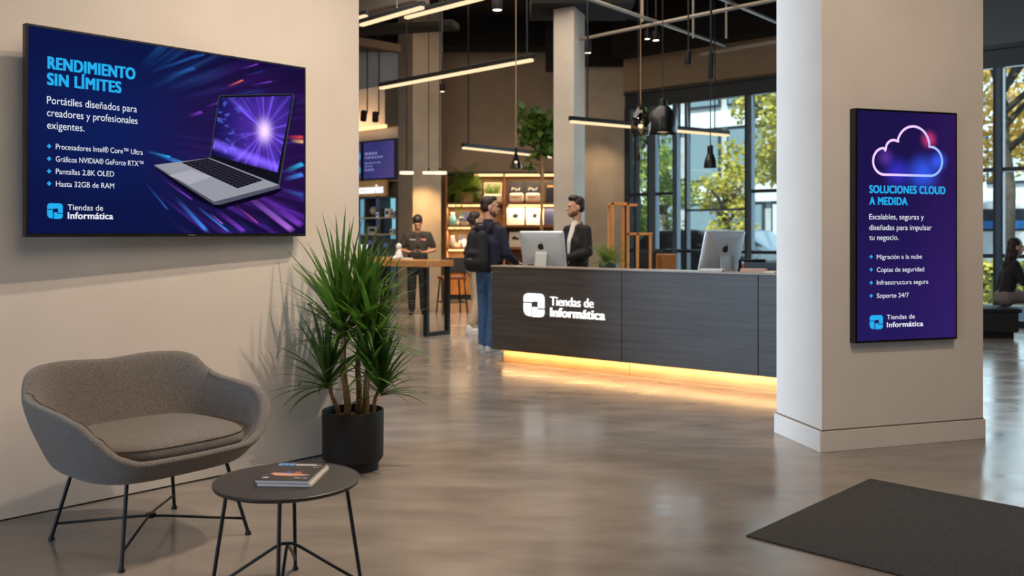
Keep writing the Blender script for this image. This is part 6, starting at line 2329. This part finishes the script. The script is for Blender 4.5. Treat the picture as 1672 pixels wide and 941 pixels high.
def building(origin, width, depth, floors, fh, label, wallm, bandm, glassm, z0=0.0, ncol=8, name='street_building'):
    """slab building facing the shop: ribbon windows between pale bands"""
    t = thing(name, label, 'building', origin, math.atan2(VF.y, VF.x))
    MB().bb(0, width, 0.25, depth, 0, floors * fh + 0.6).build('wall', wallm, t)
    for k in range(floors):
        z = k * fh
        MB().bb(-0.1, width + 0.1, 0.0, 0.3, z + fh - 0.75, z + fh).build('band', bandm, t)
        for c in range(ncol):
            a = width * c / ncol + 0.18
            b = width * (c + 1) / ncol - 0.18
            fr = MB().bb(a, b, 0.12, 0.26, z + 0.25, z + fh - 0.8).build('window', M_FRAME, t)
            MB().bb(a + 0.1, b - 0.1, 0.09, 0.12, z + 0.35, z + fh - 0.9).build('pane', glassm if (c * 7 + k * 3) % 5 else M_PANEL, fr)
    MB().bb(-0.3, width + 0.3, -0.1, depth, floors * fh + 0.6, floors * fh + 0.9).build('roof', bandm, t)
    return t


M_PANEL = mat('pale_blind', srgb(196, 214, 220), 0.6)
M_BWALL = mat('grey_facade', srgb(172, 176, 176), 0.8, noise=0.1, nscale=1)
M_BAND = mat('pale_facade_band', srgb(206, 216, 220), 0.8)
M_BGLASS = mat('blue_building_glass', srgb(110, 132, 140), 0.2, spec=0.5)
o1 = fac(-24.0, -24.0)
building((o1.x, o1.y, 0), 16.0, 8.0, 3, 3.6, 'grey office building with pale floor bands across the street', M_BWALL, M_BAND, M_BGLASS, ncol=7)
o2 = fac(-5.0, -23.0)
building((o2.x, o2.y, 0), 11.0, 6.0, 2, 3.0, 'low white office building with wide windows across the street', mat('white_facade', srgb(214, 218, 222), 0.8), M_BAND, M_BGLASS, ncol=6)

M_LEAFY = mat('yellow_green_leaves', srgb(150, 158, 60), 0.6, noise=0.35, nscale=1.6, col2=srgb(226, 206, 96), trans=srgb(214, 206, 80))
M_LEAFG = mat('street_green_leaves', srgb(96, 128, 64), 0.6, noise=0.35, nscale=1.6, col2=srgb(170, 180, 90), trans=srgb(150, 180, 80))
M_LEAFA = mat('autumn_leaves', srgb(190, 150, 60), 0.6, noise=0.3, nscale=1.6, col2=srgb(236, 206, 110), trans=srgb(236, 196, 80))
M_TRUNK = mat('street_trunk', srgb(84, 74, 64), 0.9, noise=0.3, nscale=6)


def street_tree(px, Y, h, rad, n, label, m, seed, dens=0.21, low=0.36):
    rr = random.Random(seed)
    x = (px - CX) / FPX * Y
    t = thing('street_tree', label, 'tree', (x, Y, -0.02), 0, None)
    b = MB(); b.tube([(0, 0, 0), (0.08, 0, h * 0.3), (-0.05, 0.05, h * 0.55), (0, 0, h * 0.8)], [0.20, 0.16, 0.11, 0.04], 10)
    for k in range(6):
        a = rr.uniform(0, 6.28); z = h * rr.uniform(0.38, 0.6)
        b.tube([(0, 0, z), (math.cos(a) * rad * 0.35, math.sin(a) * rad * 0.35, z + h * 0.12), (math.cos(a) * rad * 0.7, math.sin(a) * rad * 0.7, z + h * 0.2)], [0.08, 0.055, 0.02], 6)
    b.build('trunk', M_TRUNK, t, smooth=True)
    b = MB()
    for k in range(16):
        a = rr.uniform(0, 6.28); r_ = rad * math.sqrt(rr.random()) * 0.75
        c = (math.cos(a) * r_, math.sin(a) * r_, h * rr.uniform(low + 0.08, 0.92))
        s = rad * rr.uniform(0.28, 0.48)
        leaf_cloud(b, c, (s, s, s * 0.75), n // 16, dens, rr)
    b.build('crown', m, t)


street_tree(1305, 25, 7.5, 2.0, 4800, 'yellow green street tree close outside the facade beside the pillar', M_LEAFY, 1, low=0.30)
street_tree(1185, 34, 4.3, 1.4, 2080, 'yellow green street tree in front of the grey office building', M_LEAFY, 2, low=0.18)
street_tree(1035, 28, 7.5, 1.7, 3680, 'pale green street tree at the corner end of the facade', M_LEAFG, 3, low=0.10)
street_tree(1085, 38, 5.0, 1.5, 2080, 'green street tree beyond the double mullion', M_LEAFG, 4, low=0.12)
street_tree(1640, 21, 8.0, 2.9, 4800, 'golden street tree outside the waiting area window', M_LEAFA, 5, low=0.34)
street_tree(1560, 27, 7.5, 2.2, 2880, 'golden street tree farther along the waiting area window', M_LEAFA, 6, low=0.34)
street_tree(1800, 24, 8.0, 2.4, 2880, 'golden street tree at the outer end of the waiting area window', M_LEAFA, 8, low=0.30)
# clipped hedges
def hedge(px, Y, w, d, h, label, m, seed):
    rr = random.Random(seed)
    t = thing('hedge', label, 'hedge', ((px - CX) / FPX * Y, Y, -0.02), math.atan2(VF.y, VF.x))
    MB().box((0, 0, h * 0.45), (w * 0.96, d * 0.9, h * 0.88)).build('stems', mat('hedge_core', srgb(70, 80, 40), 0.9), t)
    b = MB()
    for k in range(int(w * 240)):
        p = Vector((rr.uniform(-w / 2, w / 2), rr.choice((-1, 1)) * d / 2 * rr.uniform(0.85, 1.0) if rr.random() < 0.6 else rr.uniform(-d / 2, d / 2), rr.uniform(0.02, h)))
        a = Vector((rr.gauss(0, 1), rr.gauss(0, 1), rr.gauss(0, 1))).normalized(); c = a.orthogonal()
        i = b.addv([p, p + a * 0.06 + c * 0.04, p + a * 0.13, p + a * 0.06 - c * 0.04]); b.face(i, i + 1, i + 2, i + 3)
    b.build('foliage', m, t)


hedge(1668, 18.2, 5.0, 0.6, 0.85, 'low yellow green hedge outside the waiting area window', M_LEAFY, 3)
hedge(1165, 26.3, 4.0, 0.6, 0.8, 'low green hedge across from the counter window', M_LEAFG, 4)


def car(px, Y, rot, label, paint, h=1.5, L_=4.3, van=False):
    t = thing('van' if van else 'car', label, 'van' if van else 'car', ((px - CX) / FPX * Y, Y, -0.02), rot)
    w = 1.8
    b = MB()
    if van:
        prof = [(-L_ / 2, 0.35), (-L_ / 2, h * 0.55), (-L_ / 2 + 0.3, h * 0.98), (L_ / 2 - 1.0, h), (L_ / 2 - 0.45, h * 0.60), (L_ / 2, h * 0.48), (L_ / 2, 0.35)]
    else:
        prof = [(-L_ / 2, 0.35), (-L_ / 2, 0.80), (-L_ / 2 + 0.5, 0.92), (-L_ / 2 + 1.1, h * 0.97), (0.3, h), (1.15, 0.95), (L_ / 2 - 0.1, 0.80), (L_ / 2, 0.6), (L_ / 2, 0.35)]
    b.rings([[(x, -w / 2, z) for x, z in prof], [(x, w / 2, z) for x, z in prof]])
    b.build('body', paint, t, bevel=0.09, segs=3)
    for s in (-1, 1):
        g = MB()
        if van:
            pts = [(-L_ / 2 + 0.5, h * 0.58), (-L_ / 2 + 0.6, h * 0.88), (L_ / 2 - 1.15, h * 0.88), (L_ / 2 - 0.75, h * 0.60)]
        else:
            pts = [(-L_ / 2 + 0.85, 0.95), (-L_ / 2 + 1.25, h * 0.9), (0.25, h * 0.92), (0.95, 0.97)]
        g.rings([[(x, s * (w / 2 + 0.002), z) for x, z in pts], [(x, s * (w / 2 + 0.012), z) for x, z in pts]])
        g.build('side_window', M_FRAME, t)
        for x in (-L_ / 2 + 0.85, L_ / 2 - 0.85):
            g = MB(); g.lathe([(0.01, -0.1), (0.30, -0.1), (0.33, -0.07), (0.33, 0.07), (0.30, 0.1), (0.01, 0.1)], 20)
            g.xform(Matrix.Translation((x, s * (w / 2 - 0.05), 0.33)) @ Matrix.Rotation(PI / 2, 4, 'X'))
            g.build('wheel', M_DARKPLASTIC, t, smooth=True, auto=40)
    return t


M_CARW = mat('white_car_paint', srgb(220, 226, 232), 0.25, coat=0.5)
M_CARB = mat('grey_blue_car_paint', srgb(110, 130, 150), 0.25, coat=0.5)
M_CARD = mat('dark_car_paint', srgb(60, 66, 76), 0.25, coat=0.5)
SR = math.atan2(VF.y, VF.x)
car(1105, 30, SR, 'white car parked outside beyond the double mullion', M_CARW)
car(1225, 31, SR, 'grey blue car parked outside behind the lone silver computer', M_CARB)
car(1150, 22.0, SR + 0.05, 'dark car parked nearest to the facade outside', M_CARD)
car(1700, 30, SR, 'white van with a long blue stripe passing the waiting area window', M_CARW, 2.5, 6.5, True)
for o in list(COL.objects):
    if o.name.startswith('van'):
        MB().bb(-2.6, 2.4, -0.92, -0.905, 1.55, 1.80).build('blue_stripe', mat('blue_stripe', srgb(46, 120, 190), 0.4), o)
        break

# ------------------------------------------------------------------ lights
def area(name, loc, target, size, power, col, spread=180, shape='RECTANGLE', sy=None):
    l = bpy.data.lights.new(name, 'AREA')
    l.shape = shape
    l.size = size
    l.size_y = sy if sy else size
    l.energy = power
    l.color = col
    l.spread = math.radians(spread)
    o = bpy.data.objects.new(name, l)
    COL.objects.link(o)
    o.location = loc
    d = Vector(target) - Vector(loc)
    o.rotation_euler = d.to_track_quat('-Z', 'Y').to_euler()
    return o


def spot(name, loc, target, power, col, angle=60, blend=0.6, r=0.05):
    l = bpy.data.lights.new(name, 'SPOT')
    l.energy = power
    l.color = col
    l.spot_size = math.radians(angle)
    l.spot_blend = blend
    l.shadow_soft_size = r
    o = bpy.data.objects.new(name, l)
    COL.objects.link(o)
    o.location = loc
    d = Vector(target) - Vector(loc)
    o.rotation_euler = d.to_track_quat('-Z', 'Y').to_euler()
    return o


WARM = (1.0, 0.82, 0.66)
WARM2 = (1.0, 0.70, 0.42)
COOL = (0.72, 0.86, 1.0)
# ceiling spots over the foreground
spot('spot_light_wall', (1.0, 5.3, 4.9), (-1.75, 4.7, 0.55), 470, WARM, 70, 0.9, 0.05)
spot('spot_light_lounge', (0.6, 4.2, 4.9), (-1.75, 4.5, 0.45), 370, WARM, 66, 0.9, 0.05)
spot('spot_light_pillar', (2.3, 2.6, 4.9), (2.5, 5.9, 1.2), 270, WARM, 70, 0.9, 0.16)
area('ambient_fill_front', (1.6, 1.6, 5.4), (-0.2, 4.4, 0), 4.5, 170, WARM)  # this and the next two: broad ambient fills added, no fittings there
area('ambient_fill_middle', (-0.5, 11.0, 5.6), (-0.5, 11.0, 0), 6.0, 380, (1.0, 0.88, 0.76))
area('ambient_fill_back', (-0.6, 16.0, 5.6), (-0.6, 16.0, 0), 3.0, 45, WARM2)
spot('fill_spot_counter', (-1.0, 7.2, 4.9), (0.2, 10.4, 0.8), 330, (1.0, 0.92, 0.84), 72, 0.9, 0.1)  # added fill to brighten customers and counter, no lamp hangs here
spot('spot_light_bar_table', (-1.6, 11.0, 4.9), (-1.6, 15.4, 0.9), 240, (1.0, 0.86, 0.70), 66, 0.9, 0.1)
# daylight from the far side opening and through the facade
area('daylight_side_opening', (-15.8, 6.0, 2.3), (2.0, 6.2, 1.3), 6.0, 2500, (0.55, 0.75, 1.0), 120, sy=3.6)
fm = fac(4.0, -0.4)
area('daylight_facade', (fm.x, fm.y, 2.2), (fm.x - 6, fm.y - 7, 0.8), 13.0, 330, COOL, 150, sy=3.6)
area('daylight_entrance', (-7.0, -3.0, 1.9), (-2.1, 3.9, 0.6), 3.0, 48, (0.5, 0.72, 1.0), 60, sy=2.6)
# led under the counter
mid = FLc + DV * (DLEN / 2) - DN * 0.055 * 1
le = area('led_counter_light', (mid.x, mid.y, DZ0 - 0.012), (mid.x + DN.x * 0.10, mid.y + DN.y * 0.10, 0.0), DLEN - 0.2, 10, (1.0, 0.62, 0.28), 180, sy=0.03)
le.rotation_euler = (0, 0, rz)
cv = XB - DW * 2.4 + DWN * 0.75
area('cove_strip_light', (cv.x, cv.y, zcv - 0.05), (cv.x - DWN.x * 0.35, cv.y - DWN.y * 0.35, zcv + 0.6), 3.4, 45, WARM2, 150, sy=0.06)
# shelf lights and column glow
for a, b, z, h in strips:
    area('shelf_strip_light', ((a + b) / 2, SHY0 + 0.04, z - h - 0.01), ((a + b) / 2, SHY0 + 0.10, 0), (b - a), 13 * (b - a) + 3, WARM2, 180, sy=0.04)
spot('spot_light_column', (-1.60, 17.45, 2.62), (-1.68, 18.2, 1.25), 150, (1.0, 0.60, 0.24), 82, 0.8, 0.06)
spot('spot_light_shelves', (-0.2, 16.9, 4.3), (0.0, 19.4, 1.5), 70, WARM2, 80, 0.9, 0.1)
spot('spot_light_corner', (1.75, 17.6, 3.6), (1.75, 18.5, 1.6), 60, WARM2, 80, 0.9, 0.08)
for px in (664, 718):
    c = P(px, 284, 15.0)
    spot('disc_lamp_light', (c.x, c.y, c.z - 0.05), (c.x, c.y + 0.4, 0), 60, WARM2, 130, 0.8, 0.1)

# ------------------------------------------------------------------ sky
w = bpy.data.worlds.new('sky')
scene.world = w
w.use_nodes = True
nt = w.node_tree
nt.nodes.clear()
bg = nt.nodes.new('ShaderNodeBackground')
wo_ = nt.nodes.new('ShaderNodeOutputWorld')
tc = nt.nodes.new('ShaderNodeTexCoord')
sp_ = nt.nodes.new('ShaderNodeSeparateXYZ')
cr_ = nt.nodes.new('ShaderNodeValToRGB')
nt.links.new(tc.outputs['Generated'], sp_.inputs[0])
nt.links.new(sp_.outputs[2], cr_.inputs[0])
cr_.color_ramp.elements[0].position = 0.0; cr_.color_ramp.elements[0].color = (0.86, 0.93, 1.0, 1)
cr_.color_ramp.elements[1].position = 0.5; cr_.color_ramp.elements[1].color = (0.42, 0.62, 0.92, 1)
nt.links.new(cr_.outputs[0], bg.inputs[0])
bg.inputs[1].default_value = 1.6
nt.links.new(bg.outputs[0], wo_.inputs[0])
sl = bpy.data.lights.new('sun', 'SUN')
sl.energy = 9.0
sl.angle = math.radians(2)
sl.color = (1.0, 0.94, 0.82)
so = bpy.data.objects.new('sun', sl)
COL.objects.link(so)
so.rotation_euler = Vector((0.30, 0.50, -0.75)).to_track_quat('-Z', 'Y').to_euler()

# ------------------------------------------------------------------ camera
cd = bpy.data.cameras.new('camera')
cd.sensor_width = 36.0
cd.lens = FPX / 1672 * 36.0
cd.shift_y = -(941 / 2 - HY) / 1672
cd.clip_end = 300
cd.dof.use_dof = True
cd.dof.focus_distance = 5.0
cd.dof.aperture_fstop = 2.5
co = bpy.data.objects.new('camera', cd)
COL.objects.link(co)
co.location = (0, 0, CAMZ)
co.rotation_euler = (PI / 2, 0, 0)
scene.camera = co
vs = scene.view_settings
vs.view_transform = 'Standard'
vs.look = 'None'
vs.exposure = 0.0
vs.gamma = 1.0
vs.use_curve_mapping = False
try:
    scene.cycles.max_bounces = 8
    scene.cycles.transparent_max_bounces = 12
    scene.cycles.caustics_reflective = False
    scene.cycles.caustics_refractive = False
    scene.cycles.sample_clamp_indirect = 4.0
    scene.cycles.use_denoising = True
except Exception:
    pass
